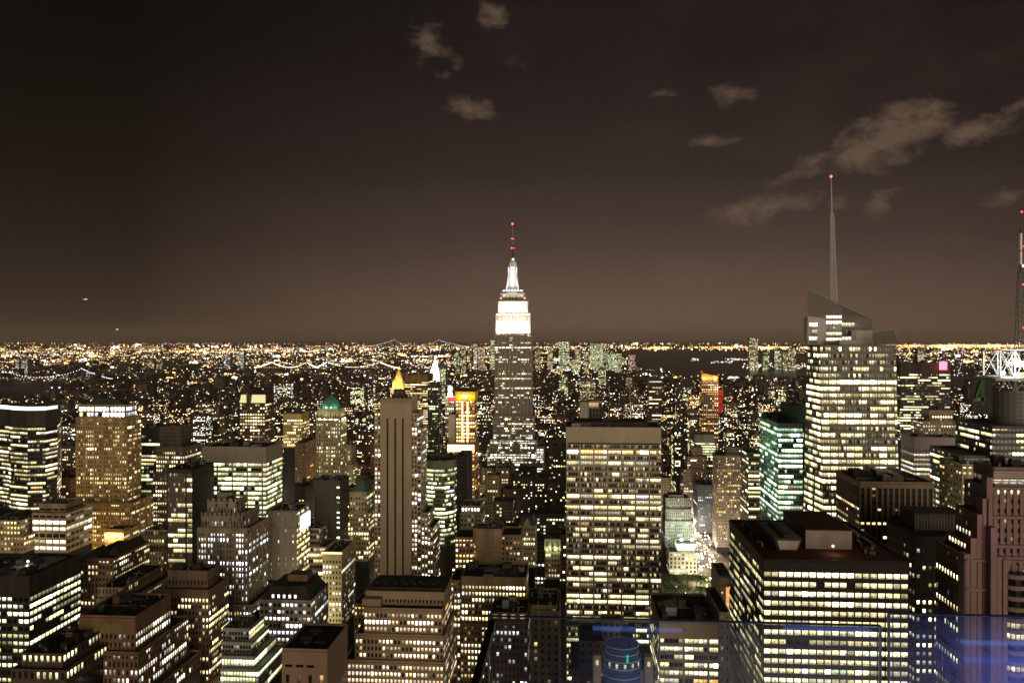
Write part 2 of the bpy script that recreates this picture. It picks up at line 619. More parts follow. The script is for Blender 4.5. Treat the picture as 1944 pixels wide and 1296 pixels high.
def hero(name, label, cat, Y, tiers, wall, o, so=None, yb=1330, ind=False, core=GLASS, roof=ROOF, gear=6, tank=False, parapet=1.1, spand=None, poly=None, group=None, blank=()):
    """tiers, top one first: (left px, right px, top row, set back m, depth m); poly: footprint as (px, Y) points instead"""
    panes, parts = [], []
    wm = MB()
    rm = MB()
    geo = []
    for t in tiers:
        xl, xr, yt, dy, D = t[:5]
        y0 = Y + dy
        x0, x1 = X(xl, y0), X(xr, y0)
        zt = Z((xl + xr) / 2, yt, y0)
        geo.append((x0, x1, y0, y0 + D, zt))
    bx, by = (min(g[0] for g in geo) + max(g[1] for g in geo)) / 2, (geo[-1][2] + geo[-1][3]) / 2
    base = (bx, by, 0)
    root = thing(name, label, cat, base, group)
    for i, (x0, x1, y0, y1, zt) in enumerate(geo):
        ex = tiers[i][5] if len(tiers[i]) > 5 else {}
        nxt = tiers[i + 1] if i + 1 < len(tiers) else None
        last = nxt is None or bool(ex.get('ground')) or (len(nxt) > 5 and bool(nxt[5].get('ground')))
        zb = 0 if last else geo[i + 1][4]
        if zb > zt - .5:
            zb = zt - .5
        po = dict(o)
        if i in blank:
            po['p'] = 0
        if i > 0:
            po['cap'] = min(o.get('cap', 0), 1.2)
        po.update(ex)
        sow = dict(so) if so else None
        if sow and 'p' in ex and ex['p'] == 0:
            sow['p'] = 0
        zv = max(zb, Z(CX, yb, y0)) if last else zb
        zv = min(zv, zt - 4)
        zf = zt - max(1, math.ceil((zt - zv - po.get('cap', 0)) / o['fh'])) * o['fh'] - po.get('cap', 0)
        zf = max(zf, zb)
        if poly and i == len(tiers) - 1:
            pl = [(X(px, yy), yy) for px, yy in poly]
        else:
            pl = [(x0, y0), (x1, y0), (x1, y1), (x0, y1)]
        sm = []
        k = len(pl)
        seen = []
        for q in range(k):
            a, b = pl[q], pl[(q + 1) % k]
            nx_, ny_ = (b[1] - a[1]), -(b[0] - a[0])
            mx, my = (a[0] + b[0]) / 2, (a[1] + b[1]) / 2
            vis = nx_ * (0 - mx) + ny_ * (0 - my) > 0
            seen.append(vis)
            sm.append(core if vis else wall)
        wm.prism(pl, zb, zt, core, None, sm)
        for q in range(k):
            if not seen[q]:
                continue
            a, b = pl[q], pl[(q + 1) % k]
            fo = dict(po)
            if so is None and abs(b[1] - a[1]) > abs(b[0] - a[0]):
                fo['p'] = fo.get('p', .3) * .55
                fo['br'] = fo.get('br', 1) * .8
            if sow is not None and abs(b[1] - a[1]) > abs(b[0] - a[0]):
                fo.update(sow)
            for kk, pts, c in facade(wm, a, b, a, b, zf, zt, wall, fo, spand):
                panes.append(((i, kk), pts, c))
        rp = [(p[0], p[1], zt + .03) for p in pl]
        rm.quad(rp, roof)
        if parapet:
            for q in range(k):
                a, b = Vector((*pl[q], 0)), Vector((*pl[(q + 1) % k], 0))
                d = (b - a).normalized()
                nn = Vector((d.y, -d.x, 0))
                a2, b2 = a + d * .012 * q, b - d * (.5 if q % 2 else .01)
                if q % 2: a2 = a + d * .5
                pr = [a2 + nn * .30, b2 + nn * .30, b2 - nn * .2, a2 - nn * .2]
                wm.hexa([(p.x, p.y, zt - .1) for p in pr], [(p.x, p.y, zt + parapet + .01 * q) for p in pr], wall)
        pxs = [proj(p[0], p[1], zt)[0] for p in pl]
        OCC.append((y0, min(pxs), max(pxs), proj((x0 + x1) / 2, y0, zt)[1], proj((x0 + x1) / 2, y0, max(zb, 1))[1]))
        xs, ys = [p[0] for p in pl], [p[1] for p in pl]
        FOOT.append((min(xs), max(xs), min(ys), max(ys), name, yb if last else None, min(pxs), max(pxs), y0))
    wm.build("wall", root, base)
    rm.build("roof", root, base)
    add_panes(root, base, panes, ind)
    x0, x1, y0, y1, zt = geo[0]
    if gear:
        roof_gear(root, base, x0, x1, y0, y1, zt, n=gear, tank=tank)
    return root, base, geo

def point_lamp(root, base, loc, energy, col, r=.5, name="floodlight"):
    d = bpy.data.lights.new(name, 'POINT')
    d.energy = energy
    d.color = col
    d.shadow_soft_size = r
    o = bpy.data.objects.new(name, d)
    COL.objects.link(o)
    o.location = (loc[0] - base[0], loc[1] - base[1], loc[2] - base[2])
    o.parent = root
    return o

def spot_lamp(root, base, loc, target, energy, col, size, r=.5, name="floodlight"):
    d = bpy.data.lights.new(name, 'SPOT')
    d.energy = energy
    d.color = col
    d.shadow_soft_size = r
    d.spot_size = R(size)
    d.spot_blend = .25
    o = bpy.data.objects.new(name, d)
    COL.objects.link(o)
    o.location = (loc[0] - base[0], loc[1] - base[1], loc[2] - base[2])
    o.rotation_euler = (Vector(target) - Vector(loc)).to_track_quat('-Z', 'Y').to_euler()
    o.parent = root
    return o

def box_part(root, base, name, x0, x1, y0, y1, z0, z1, m, c=None):
    mb = MB()
    mb.box(x0, x1, y0, y1, z0, z1, m, c)
    return mb.build(name, root, base)

# ------------------------------------------------------------------ ground, water
def sheet(name, pts, z, m):
    mb = MB()
    mb.quad([(x, y, z) for x, y in pts], m)
    return tag(mb.build(name), kind='structure')

ASPHALT = masonry((.032, .029, .027), .9, "asphalt", .4)
LAND = masonry((.03, .024, .02), .95, "dark_land", .5, .002)
sheet("ground", [(-44000, -300), (44000, -300), (44000, 59000), (-44000, 59000)], 0, LAND)
def build_water():
    m, nt, b = nodes("water")
    b.inputs['Base Color'].default_value = (.022, .018, .016, 1)
    b.inputs['Roughness'].default_value = .32
    b.inputs['Specular IOR Level'].default_value = .35
    g = nt.nodes.new('ShaderNodeNewGeometry')
    n = nt.nodes.new('ShaderNodeTexNoise')
    n.inputs['Scale'].default_value = .03
    n.inputs['Detail'].default_value = 6
    bp = nt.nodes.new('ShaderNodeBump')
    bp.inputs['Strength'].default_value = .6
    bp.inputs['Distance'].default_value = 4
    nt.links.new(g.outputs['Position'], n.inputs['Vector'])
    nt.links.new(n.outputs['Fac'], bp.inputs['Height'])
    nt.links.new(bp.outputs[0], b.inputs['Normal'])
    return m
WATER = build_water()
def gpt(px, py):
    Y = EYE_Z * F_PX / (py - EYE_ROW) / 1.0
    d = ray(px, py)
    t = EYE_Z / -d[2]
    return (d[0] * t, d[1] * t)
HARBOUR = [gpt(*q) for q in [(1202, 690), (1215, 702), (1300, 719), (1420, 726), (1535, 728), (1680, 733), (1800, 742), (1870, 745), (1870, 717), (1800, 712), (1700, 708), (1600, 700), (1535, 690), (1530, 672), (1420, 668), (1310, 664.5), (1215, 664), (1180, 668)]]
RIVER = [gpt(*q) for q in [(-60, 762), (40, 763), (108, 757), (118, 735), (120, 726), (60, 724), (-60, 722)]]
BAY = [gpt(*q) for q in [(690, 664), (900, 664), (1180, 668), (1202, 680), (900, 676), (760, 672)]]
sheet("water", RIVER, 1.0, WATER)
sheet("water", HARBOUR, 1.0, WATER)
LANDPOLY = {'harbour': HARBOUR, 'river': RIVER}
def inside(x, y, poly):
    c = False
    j = len(poly) - 1
    for i in range(len(poly)):
        xi, yi = poly[i]
        xj, yj = poly[j]
        if (yi > y) != (yj > y) and x < (xj - xi) * (y - yi) / (yj - yi) + xi:
            c = not c
        j = i
    return c
AVES = [-1210, -1010, -790, -590, -455, -312, -168, 152, 428, 702, 976, 1250, 1525]
for ax in AVES[3:10]:
    sheet("avenue", [(ax - 13, 200), (ax + 13, 200), (ax + 13, 2600), (ax - 13, 2600)], .05, ASPHALT)
    mb = MB()
    for s_ in (-1, 1):
        mb.box(ax + s_ * 12, ax + s_ * 16, 420, 1600, 0, .15, GRAVEL)
    tag(mb.build("sidewalk"), kind='structure')

# ------------------------------------------------------------------ the towers, each a thing of its own
LIME = masonry((.36, .31, .24), .85, "limestone")
TAN = masonry((.33, .26, .17), .85, "tan_brick")
BROWN = masonry((.17, .115, .085), .85, "brown_brick")
RUST = masonry((.20, .12, .08), .85, "russet_brick")
PALE = masonry((.48, .43, .34), .8, "pale_stone", .2)
GREY = masonry((.20, .19, .18), .8, "grey_concrete")
DARK = masonry((.045, .04, .038), .7, "dark_cladding")
SOOT = masonry((.09, .075, .065), .85, "sooty_brick")
CREAM = masonry((.52, .45, .30), .8, "cream_terracotta", .2)
G = dict

# --- the pale slab with long ribbon floors in the middle
grace, gb, gg = hero("slab_tower", "broad pale stone slab with seven bays of ribbon windows and a blank top band", "office tower", 600,
    [(1075, 1255, 812, 0, 45)], masonry((.43, .36, .28), .8, "travertine", .12), G(mode='ribbon', fh=4.08, bw=1.67, major=6, mw=4.5, hf=.64, dep=.45, cap=12.5, p=.28, stick=.80, full=.10, fvar=.8, br=.95, pal='cream', dim=.45), yb=1300, gear=6, parapet=.6)
box_part(grace, gb, "penthouse", gg[0][0] + 6, gg[0][1] - 8, 612, 640, gg[0][4], gg[0][4] + 3.2, DARK)
box_part(grace, gb, "louvre_band", gg[0][0] + 1, gg[0][1] - 1, 599.0, 599.12, gg[0][4] - 12.0, gg[0][4] - 11.0, BLACKGLASS)

# --- art deco shaft with three dark strips
deco, db, dg = hero("setback_tower", "tall limestone setback tower with three black vertical window strips", "skyscraper", 640,
    [(722, 781, 768, 0, 26, G(mode='strips', strips=[(.205, .265), (.455, .515), (.70, .76)], cap=11, dep=.8)),
     (711, 722.5, 783, 3, 24, G(ground=True)), (781, 792, 786, 3, 26, G(ground=True)), (792, 800, 815, 6, 24, G(ground=True, p=.2)), (800, 812, 975, 4, 30, G(ground=True, p=.3)), (812, 822, 1003, 0, 34, G(ground=True, p=.35))],
    masonry((.37, .30, .215), .85, "buff_limestone", .15), G(mode='grid', fh=3.7, bw=2.3, wf=.52, hf=.58, p=.26, pal='white', br=1.5, stick=.6), yb=1125, gear=0)
x0, x1, y0, y1, zt = dg[0]
mb = MB()
w = x1 - x0
mb.box(x0 + .8, x1 - .8, y0 + 1, y1 - 2, zt, zt + 4.2, dgm := masonry((.37, .30, .215), .85, "buff_limestone", .15))
for i in range(15):                                   # fluted parapet
    u = x0 + .3 + (w - .6) * i / 14
    mb.box(u - .45, u + .45, y0 - .35, y0 + .9, zt - 5.5, zt + 5.2 + (.6 if i % 2 else 0), dgm)
for i in range(8):
    u = y0 + 2 + (y1 - y0 - 4) * i / 7
    mb.box(x1 - .6, x1 + .3, u - .45, u + .45, zt - 5.5, zt + 5.2, dgm)
mb.build("crown", deco, db)
mb = MB()
cx_, cy_ = X(760, 655), 655
mb.box(cx_ - 6, cx_ + 5, 650, 660, zt + 4, zt + 7.5, DARK)
mb.box(cx_ - 4.5, cx_ + 3.5, 651, 659, zt + 7.5, zt + 11.5, SOOT)
mb.build("penthouse", deco, db)
mb = MB()
for u in (-10, 8):
    mb.bar((cx_ + u, 648, zt + 4), (cx_ + u, 648, zt + 9.5), .12, STEEL)
mb.bar((cx_ - 10, 648, zt + 9.3), (cx_ + 8, 648, zt + 9.3), .12, STEEL)
mb.bar((cx_ - 10, 648, zt + 7.3), (cx_ + 8, 648, zt + 7.3), .1, STEEL)
mb.build("rooftop_frame", deco, db)

# --- left side
t, b_, g_ = hero("curved_tower", "black curved glass tower with a white glowing rim at its roof", "office tower", 720,
    [(-45, 112, 782, 0, 60)], DARK, G(mode='ribbon', fh=3.9, bw=2.6, hf=.5, dep=.3, p=.42, stick=.72, full=.1, fvar=.7, br=.85, pal='cream', cap=15), yb=985, core=BLACKGLASS,
    poly=[(-45, 752), (16, 733), (20, 727), (52, 720), (86, 724), (108, 741), (114, 768), (116, 800), (-45, 800)], gear=4)
mb = MB()
rimp = [(-45, 752), (16, 733), (20, 727), (52, 720), (86, 724), (108, 741)]
for a, c in zip(rimp, rimp[1:]):
    pa, pb = (X(*a), a[1]), (X(*c), c[1])
    zz = g_[0][4] + 1.6
    k = 2.6 if a[0] < 60 and a[0] != 16 else 1.2
    mb.hexa([(pa[0], pa[1], zz), (pb[0], pb[1], zz), (pb[0], pb[1] + 1, zz), (pa[0], pa[1] + 1, zz)], [(pa[0], pa[1], zz + 3.2), (pb[0], pb[1], zz + 3.2), (pb[0], pb[1] + 1, zz + 3.2), (pa[0], pa[1] + 1, zz + 3.2)], LAMP, (k * .92, k * .97, k))
mb.build("rim_light", t, b_)

t, b_, g_ = hero("brick_tower", "tall tan brick tower with a bright two-storey arcade under its green hipped roof", "skyscraper", 690,
    [(150, 238, 770, 2, 18, G(p=.97, br=2.2, pal='cool', fh=5.4, bw=3.6, wf=.72, hf=.68, full=.9, cap=1.5)), (144, 240, 794, 0, 24), (138, 246, 956, -3, 40), (134, 268, 1068, -8, 50)],
    masonry((.30, .22, .12), .85, "golden_brick"), G(mode='grid', fh=3.75, bw=2.15, wf=.5, hf=.55, p=.24, stick=.55, br=1.15, pal='warm', major=4), so=G(p=.2, major=4), yb=1110, gear=0)
x0, x1, y0, y1, zt = g_[0]
mb = MB()
mb.hexa([(x0 + 2, y0 + 2, zt + .5), (x1 - 2, y0 + 2, zt + .5), (x1 - 2, y1 - 2, zt + .5), (x0 + 2, y1 - 2, zt + .5)], [(x0 + 12, y0 + 7, zt + 5.8), (x1 - 12, y0 + 7, zt + 5.8), (x1 - 12, y1 - 7, zt + 5.8), (x0 + 12, y1 - 7, zt + 5.8)], masonry((.04, .075, .07), .7, "dark_copper"))
mb.build("hipped_roof", t, b_)
for px_, py_ in ((175, 1000), (225, 1000), (150, 1040), (250, 1030)):
    p_ = P(px_, py_, 684)
    point_lamp(t, b_, (p_.x, 660, p_.z - 22), 22000, (1, .62, .22), 1.5)  # unseen amber lamps added for the warm glow from the street

t, b_, g_ = hero("arched_annex", "low brick wing with a dazzling amber floodlit arched top", "building", 655,
    [(198, 234, 1010, 0, 24), (150, 262, 1062, -3, 30, G(p=.25))], masonry((.33, .24, .13), .85, "honey_brick"), G(mode='grid', fh=3.8, bw=2.3, wf=.5, hf=.55, p=.4, br=1.1, pal='warm'), yb=1110, gear=0)
mb = MB()
x0, x1, y0, y1, zt = g_[0]
mb.prism([(x0 + 1, y0 + .6), (x1 - 1, y0 + .6), (x1 - 1, y0 + 12), (x0 + 1, y0 + 12)], zt, zt + 2.4, masonry((.5, .4, .24), .8, "gilded_stone"), ROOF)
mb.build("attic", t, b_)
for k in range(4):
    point_lamp(t, b_, (x0 + (x1 - x0) * (k + .5) / 4, y0 - 2.2, zt - 3), 5200, (1, .66, .22), .4)

hero("glass_block", "narrow teal glass block with a few lit ribbons beside the golden brick tower", "office tower", 760,
    [(268, 306, 815, 0, 40)], DARK, G(mode='ribbon', fh=3.8, bw=2.4, hf=.55, dep=.12, p=.28, stick=.75, full=.12, cap=6, br=.9, pal='green'), yb=1010, core=TEAL)
hero("setback_tower", "dark brown setback tower with an ornate stepped top behind the black glass tower", "skyscraper", 735,
    [(303, 343, 812, 3, 20, G(p=0)), (296, 350, 850, 0, 34, G(cap=4)), (290, 356, 900, -2, 40)], SOOT, G(mode='pier', fh=3.8, bw=2.2, wf=.5, hf=.55, p=.38, br=1.1, pal='cream', stick=.6), yb=1015, gear=2)
t, b_, g_ = hero("glass_tower", "slim black glass tower with two pale reflective bays and a dark blank flank", "office tower", 560,
    [(317, 365, 893, 0, 33)], DARK, G(mode='ribbon', fh=3.6, bw=1.5, hf=.68, dep=.1, p=.34, stick=.8, cap=2, major=9, mw=5, br=.95, pal='cream', full=.1, fvar=1.0), so=G(p=.05), yb=1085, core=plain("bronze_pane", (.13, .12, .10), .25, 0, .5), gear=3, ind=False, spand=plain("bronze_pane", (.13, .12, .10), .25, 0, .5))
x0, x1, y0, y1, zt = g_[0]
box_part(t, b_, "dark_flank", x1 - .05, x1 + .9, y0 - .6, y1 + .3, 0, zt + .8, BLACKGLASS)
hero("slab_block", "white lit office slab with nearly every ribbon floor glowing and a ribbed grey cornice", "office tower", 640,
    [(384, 505, 850, 0, 37, G(cap=12.5))], masonry((.26, .24, .21), .7, "ribbed_grey", .15), G(mode='ribbon', fh=3.85, bw=3.1, hf=.60, dep=.3, p=.93, stick=.35, fvar=.06, full=.5, br=.95, pal='green', major=4), so=G(p=.85, br=.72), yb=1110, gear=5)
hero("scalloped_tower", "stone tower whose stepped top ends in scalloped crenellations", "skyscraper", 500,
    [(394, 449, 955, 6, 14, G(p=.05, cap=3)), (382, 461, 982, 2, 26, G(cap=2.5, p=.12)), (375, 470, 1006, 0, 34, G(cap=1.5)), (372, 478, 1150, -6, 44)], masonry((.27, .225, .175), .85, "taupe_stone"), G(mode='pier', fh=3.75, bw=2.05, wf=.5, hf=.6, p=.22, stick=.7, full=.16, br=1.5, pal='cool', major=3, dep=.5), yb=1190, ind=True, gear=2, tank=False)
o_ = bpy.data.objects["scalloped_tower"]
SC_ = masonry((.27, .225, .175), .85, "taupe_stone")
for (pl, pr, row, yy, dd, nn) in ((394, 449, 955, 506, 14, 5), (382, 461, 982, 502, 26, 9), (375, 470, 1006, 500, 34, 14)):
    xa, xb, zt = X(pl, yy), X(pr, yy), Z((pl + pr) / 2, row, yy)
    mb = MB()
    for fx in (0, 1):
        L_ = (xb - xa) if fx == 0 else dd
        m_ = nn if fx == 0 else max(3, int(nn * dd / (xb - xa)))
        for i in range(m_):
            a, c = L_ * i / m_, L_ * (i + 1) / m_
            w_ = (c - a) * (.30 if nn < 10 else .5)
            for s0, s1, hh in ((a, a + w_, 1.0), (c - w_, c, 1.0), (a, c, .35)):
                hgt = zt + (3.2 if nn < 10 else 1.6) * hh
                if fx == 0:
                    mb.box(xa + s0, xa + s1, yy - .75 - .01 * (hh > .5), yy - .1, zt - 2.2, hgt, SC_)
                else:
                    mb.box(xb + .1, xb + .75 + .01 * (hh > .5), yy + s0, yy + s1, zt - 2.2, hgt, SC_)
    mb.build("crenellation", o_, tuple(o_.location))
box_part(o_, tuple(o_.location), "penthouse", X(414, 510), X(441, 510), 509, 516, Z(428, 955, 506), Z(428, 934, 510), GREY)
hero("blank_block", "grey windowless concrete block with a white screen on its flank", "building", 560,
    [(508, 563, 972, 0, 28, G(p=.10, mode='grid', wf=.08, hf=.5, bw=5.5, br=1.1, stick=0))], masonry((.24, .225, .20), .8, "panel_concrete", .12), G(mode='grid', fh=4, bw=5, wf=.1, hf=.3, p=.1, pal='cool'), so=G(p=.7, wf=.8, hf=.6, br=1.2, pal='warm', bw=3), yb=1110, gear=2)
x1s = X(563, 560)
mb = MB()
mb.box(x1s + .6, x1s + 1.2, 566, 586, Z(575, 1006, 570), Z(575, 978, 570), LAMP, (2.2, 2.4, 2.5))
o_ = bpy.data.objects.get("blank_block")
mb.build("lit_screen", o_, tuple(o_.location))
hero("lit_terraces", "low lit glass terraces stepping down behind the blank concrete block", "building", 590,
    [(566, 606, 1005, 0, 20), (560, 618, 1040, -3, 26), (556, 622, 1085, -6, 30)], GREY, G(mode='ribbon', fh=4.0, bw=2.4, hf=.6, p=.6, br=1.2, pal='warm', stick=.6), yb=1160, gear=1)

t, b_, g_ = hero("mansard_block", "low building with a black mansard roof pierced by five bright dormers", "building", 470,
    [(493, 590, 1142, 0, 34)], LIME, G(mode='grid', fh=4.1, bw=2.5, wf=.62, hf=.5, p=.62, stick=.75, br=1.5, pal='cool', cap=1), so=G(p=.45), yb=1230, ind=True, gear=0)
x0, x1, y0, y1, zt = g_[0]
mb = MB()
mb.hexa([(x0 + .5, y0 + .5, zt + .2), (x1 - .5, y0 + .5, zt + .2), (x1 - .5, y1 - .5, zt + .2), (x0 + .5, y1 - .5, zt + .2)], [(x0 + 5, y0 + 5, zt + 8), (x1 - 5, y0 + 5, zt + 8), (x1 - 5, y1 - 5, zt + 8), (x0 + 5, y1 - 5, zt + 8)], DARK)
mb.box(x0 + 12, x0 + 24, y0 + 14, y0 + 24, zt + 7, zt + 12, RUST)
mb.build("mansard_roof", t, b_)
for i in range(5):
    u = x0 + 7.5 + 3.4 * i
    mb = MB()
    mb.box(u - .9, u + .9, y0 + 1.2, y0 + 4.5, zt + 1.6, zt + 4.0, DARK)
    mb.quad([(u - .7, y0 + 1.15, zt + 1.8), (u + .7, y0 + 1.15, zt + 1.8), (u + .7, y0 + 1.15, zt + 3.8), (u - .7, y0 + 1.15, zt + 3.8)], LAMP, (1.8, 1.8, 1.7))
    mb.build("dormer", t, b_)

hero("brick_tower", "square brown brick tower with a corniced attic and a set-back penthouse", "skyscraper", 440,
    [(318, 394, 1086, 6, 14, G(p=0, cap=6)), (303, 396, 1122, 0, 26, G(cap=4))], masonry((.19, .13, .095), .85, "cocoa_brick"), G(mode='grid', fh=3.65, bw=2.05, wf=.48, hf=.55, p=.30, stick=.55, br=1.35, pal='cream', dep=.3), so=G(p=.35), yb=1310, ind=True, gear=2)
t, b_, g_ = hero("mosaic_tower", "reddish brown setback tower with a gold mosaic panel below its roof", "skyscraper", 370,
    [(150, 256, 1172, 4, 34, G(p=.3, cap=9)), (139, 262, 1240, 0, 50, G(p=.35)), (124, 268, 1330, -6, 60, G(p=.3)), (125, 160, 1205, -3, 20, G(ground=True, p=.05))], RUST, G(mode='pier', fh=3.7, bw=2.2, wf=.52, hf=.6, p=.3, br=1.25, pal='white', dep=.5), so=G(p=.35), yb=1330, ind=True, gear=5, tank=True)
x0, x1, y0, y1, zt = g_[0]
mb = MB()
mb.box(x0 + 4, x1 - 6, y0 - .8, y0 - .3, zt - 7.2, zt - 2.2, masonry((.20, .16, .07), .7, "gold_mosaic", .5, .8))
mb.build("mosaic_panel", t, b_)
mb = MB()
cxm = (x0 + x1) / 2 - 1
for i in range(9):
    a = math.pi * i / 8
    mb.bar((cxm + 1.2 * math.cos(a), y0 - .9, zt - 6.6 + 1.2 * math.sin(a)), (cxm + 2.1 * math.cos(a), y0 - .9, zt - 6.6 + 2.1 * math.sin(a)), .12, masonry((.42, .26, .10), .7, "sun_mosaic"))
mb.build("sun_emblem", t, b_)
hero("gabled_block", "brown brick block with black gabled roofs and lit flank windows", "building", 490,
    [(152, 214, 1062, 0, 44)], BROWN, G(mode='grid', fh=3.8, bw=2.3, wf=.5, hf=.55, p=.12, br=1.1, pal='cream', stick=.5), so=G(p=.45), yb=1170, gear=0)
o_ = bpy.data.objects["gabled_block"]
x0, x1 = X(152, 490), X(214, 490)
zt = Z(183, 1062, 490)
for i, (ua, ub, ya, yb_) in enumerate(((x0 + 1, x1 - 9, 491, 505), (x1 - 10, x1 - .5, 500, 532))):
    mb = MB()
    h = 5.5
    mb.hexa([(ua, ya, zt), (ub, ya, zt), (ub, yb_, zt), (ua, yb_, zt)], [(ua + (ub - ua) * .48, ya, zt + h), (ua + (ub - ua) * .52, ya, zt + h), (ua + (ub - ua) * .52, yb_, zt + h), (ua + (ub - ua) * .48, yb_, zt + h)], DARK)
    mb.build("gable_roof", o_, tuple(o_.location))
hero("corniced_block", "tan brick block of two stepped tiers in front of the black gables", "building", 450,
    [(186, 232, 1118, 2, 50, G(p=.12)), (183, 246, 1140, -2, 58, G(p=.15))], masonry((.30, .23, .15), .85, "sand_brick"), G(mode='grid', fh=3.6, bw=2.1, wf=.42, hf=.5, p=.12, br=.8, pal='warm'), so=G(p=.1), yb=1200, gear=2)
hero("concrete_block", "cream block with a bright white floor band and deep square openings", "building", 600,
    [(74, 124, 958, 8, 22, G(p=0, cap=9)), (61, 125, 976, 0, 34)], masonry((.34, .27, .18), .85, "cream_panel"), G(mode='grid', fh=5.0, bw=6.0, wf=.84, hf=.55, p=.3, full=.25, br=1.6, pal='white', stick=.9), so=G(p=.05), yb=1060, gear=2)
hero("stone_block", "tan stone block with scattered yellow windows at the edge below the curved tower", "building", 590,
    [(-20, 38, 990, 0, 34), (-30, 44, 1020, -3, 40)], TAN, G(mode='grid', fh=3.9, bw=2.6, wf=.5, hf=.5, p=.36, br=1.4, pal='warm'), so=G(p=.35), yb=1060)
hero("colonnade_block", "pale stone block with a column screen and stepped attic beside the black glass tower", "building", 575,
    [(275, 322, 1008, 6, 20, G(p=.25)), (270, 322, 1024, 2, 28, G(p=.15)), (268, 322, 1046, 0, 34, G(mode='pier', dep=.8))], masonry((.33, .30, .22), .85, "pale_limestone"), G(mode='grid', fh=4, bw=2.2, wf=.5, hf=.6, p=.2, br=1.2, pal='cream'), yb=1150, gear=2)
t, b_, g_ = hero("black_block", "black glass office block with its cluttered roof deck lit by one white lamp", "office tower", 420,
    [(-30, 55, 1095, 0, 46)], DARK, G(mode='grid', fh=4.0, bw=3.2, wf=.74, hf=.52, p=.55, stick=.6, br=.95, pal='green', cap=11, dep=.35), so=G(p=.72, br=1.1), yb=1330, core=BLACKGLASS, ind=True, gear=6, parapet=.8)
x0, x1, y0, y1, zt = g_[0]
mb = MB()
for i in range(9):
    mb.box(x0 + 6 + i * 2.0, x0 + 7.4 + i * 2.0, y0 + 12, y1 - 10, zt + 1.2, zt + 1.6, STEEL)
mb.build("roof_louvre", t, b_)
mb = MB()
mb.lathe(x1 - 10, y0 + 13, [(.1, zt + 4.4), (.55, zt + 4.7), (.55, zt + 5.3), (.1, zt + 5.6)], LAMP, 10, (5, 5, 4.6))
mb.bar((x1 - 10, y0 + 13, zt), (x1 - 10, y0 + 13, zt + 4.5), .12, DARKSTEEL)
mb.build("roof_lamp", t, b_)
point_lamp(t, b_, (x1 - 10, y0 + 12, zt + 5), 1800, (1, .9, .8), .4)
hero("stepped_glass_block", "grey glass block stepping down in shallow tiers with gridded panes", "office building", 400,
    [(423, 472, 1196, 6, 20, G(p=.03, cap=.8)), (421, 476, 1222, 2, 24, G(p=.08, cap=.8)), (420, 482, 1249, -3, 30, G(p=.30, cap=.8, full=.2)), (418, 490, 1275, -8, 36, G(p=.4, full=.3))], masonry((.30, .30, .28), .6, "grey_mullion", .1), G(mode='grid', fh=2.9, bw=1.55, wf=.78, hf=.74, p=.1, stick=.85, br=1.1, pal='green', dep=.15), so=G(p=.45, br=.9), yb=1330, ind=True, roof=masonry((.22, .21, .19), .9, "pale_roof", .2), gear=3)
hero("dark_block", "low dark block with a roof shed and one row of bright square windows", "building", 345,
    [(40, 118, 1244, 0, 30, G(p=.75, br=1.3)), (20, 124, 1275, -4, 34, G(p=.55))], masonry((.10, .08, .06), .85, "umber_brick"), G(mode='grid', fh=6.2, bw=2.7, wf=.5, hf=.5, p=.5, br=1.3, pal='cream', stick=.6), yb=1330, ind=True, gear=4)
t, b_, g_ = hero("plain_block", "plain tan block with three dark slots under its black recessed roof", "building", 330,
    [(535, 621, 1236, 0, 30)], masonry((.29, .205, .15), .85, "rose_tan", .15), G(mode='grid', fh=7.5, bw=4.6, wf=.3, hf=.35, p=.25, cap=12, br=.7, pal='amber', stick=0), so=G(p=0, wf=.1), yb=1330, ind=True, gear=0, roof=ROOF)
x0, x1, y0, y1, zt = g_[0]
mb = MB()
for i in range(3):
    mb.box(x0 + 1.4 + i * 4.6, x0 + 4.6 + i * 4.6, y0 - .46, y0 - .3, zt - 6.6, zt - 5.6, BLACKGLASS)
mb.build("vent_slot", t, b_)
mb = MB()
mb.lathe(x0 + 7, y0 + 10, [(3, zt), (3, zt + 1.6), (2.4, zt + 1.8)], DARKSTEEL, 18)
mb.lathe(x0 + 8, y0 + 19, [(3, zt), (3, zt + 1.6), (2.4, zt + 1.8)], DARKSTEEL, 18)
mb.box(x0 + 11, x0 + 16, y0 + 8, y0 + 24, zt, zt + 1.4, ROOF)
mb.build("cooling_fan", t, b_)

t, b_, g_ = hero("slender_tower", "slender cream terracotta tower with a brightly lit cornice", "building", 560,
    [(612, 648, 1050, 0, 36)], CREAM, G(mode='grid', fh=3.75, bw=2.15, wf=.48, hf=.55, p=.22, br=1.4, pal='white', cap=5), so=G(p=.08), yb=1200, gear=3)
x0, x1, y0, y1, zt = g_[0]
mb = MB()
mb.box(x0 - .5, x1 + .5, y0 - 1.2, y0 - .4, zt - .2, zt + .8, LAMP, (1.9, 1.6, .8))
mb.build("cornice_light", t, b_)
for k in range(3):
    point_lamp(t, b_, (x0 - 6 + k * 9, y0 - 16, zt - 20 - 24 * k), 9000, (1, .85, .45), 1.0)

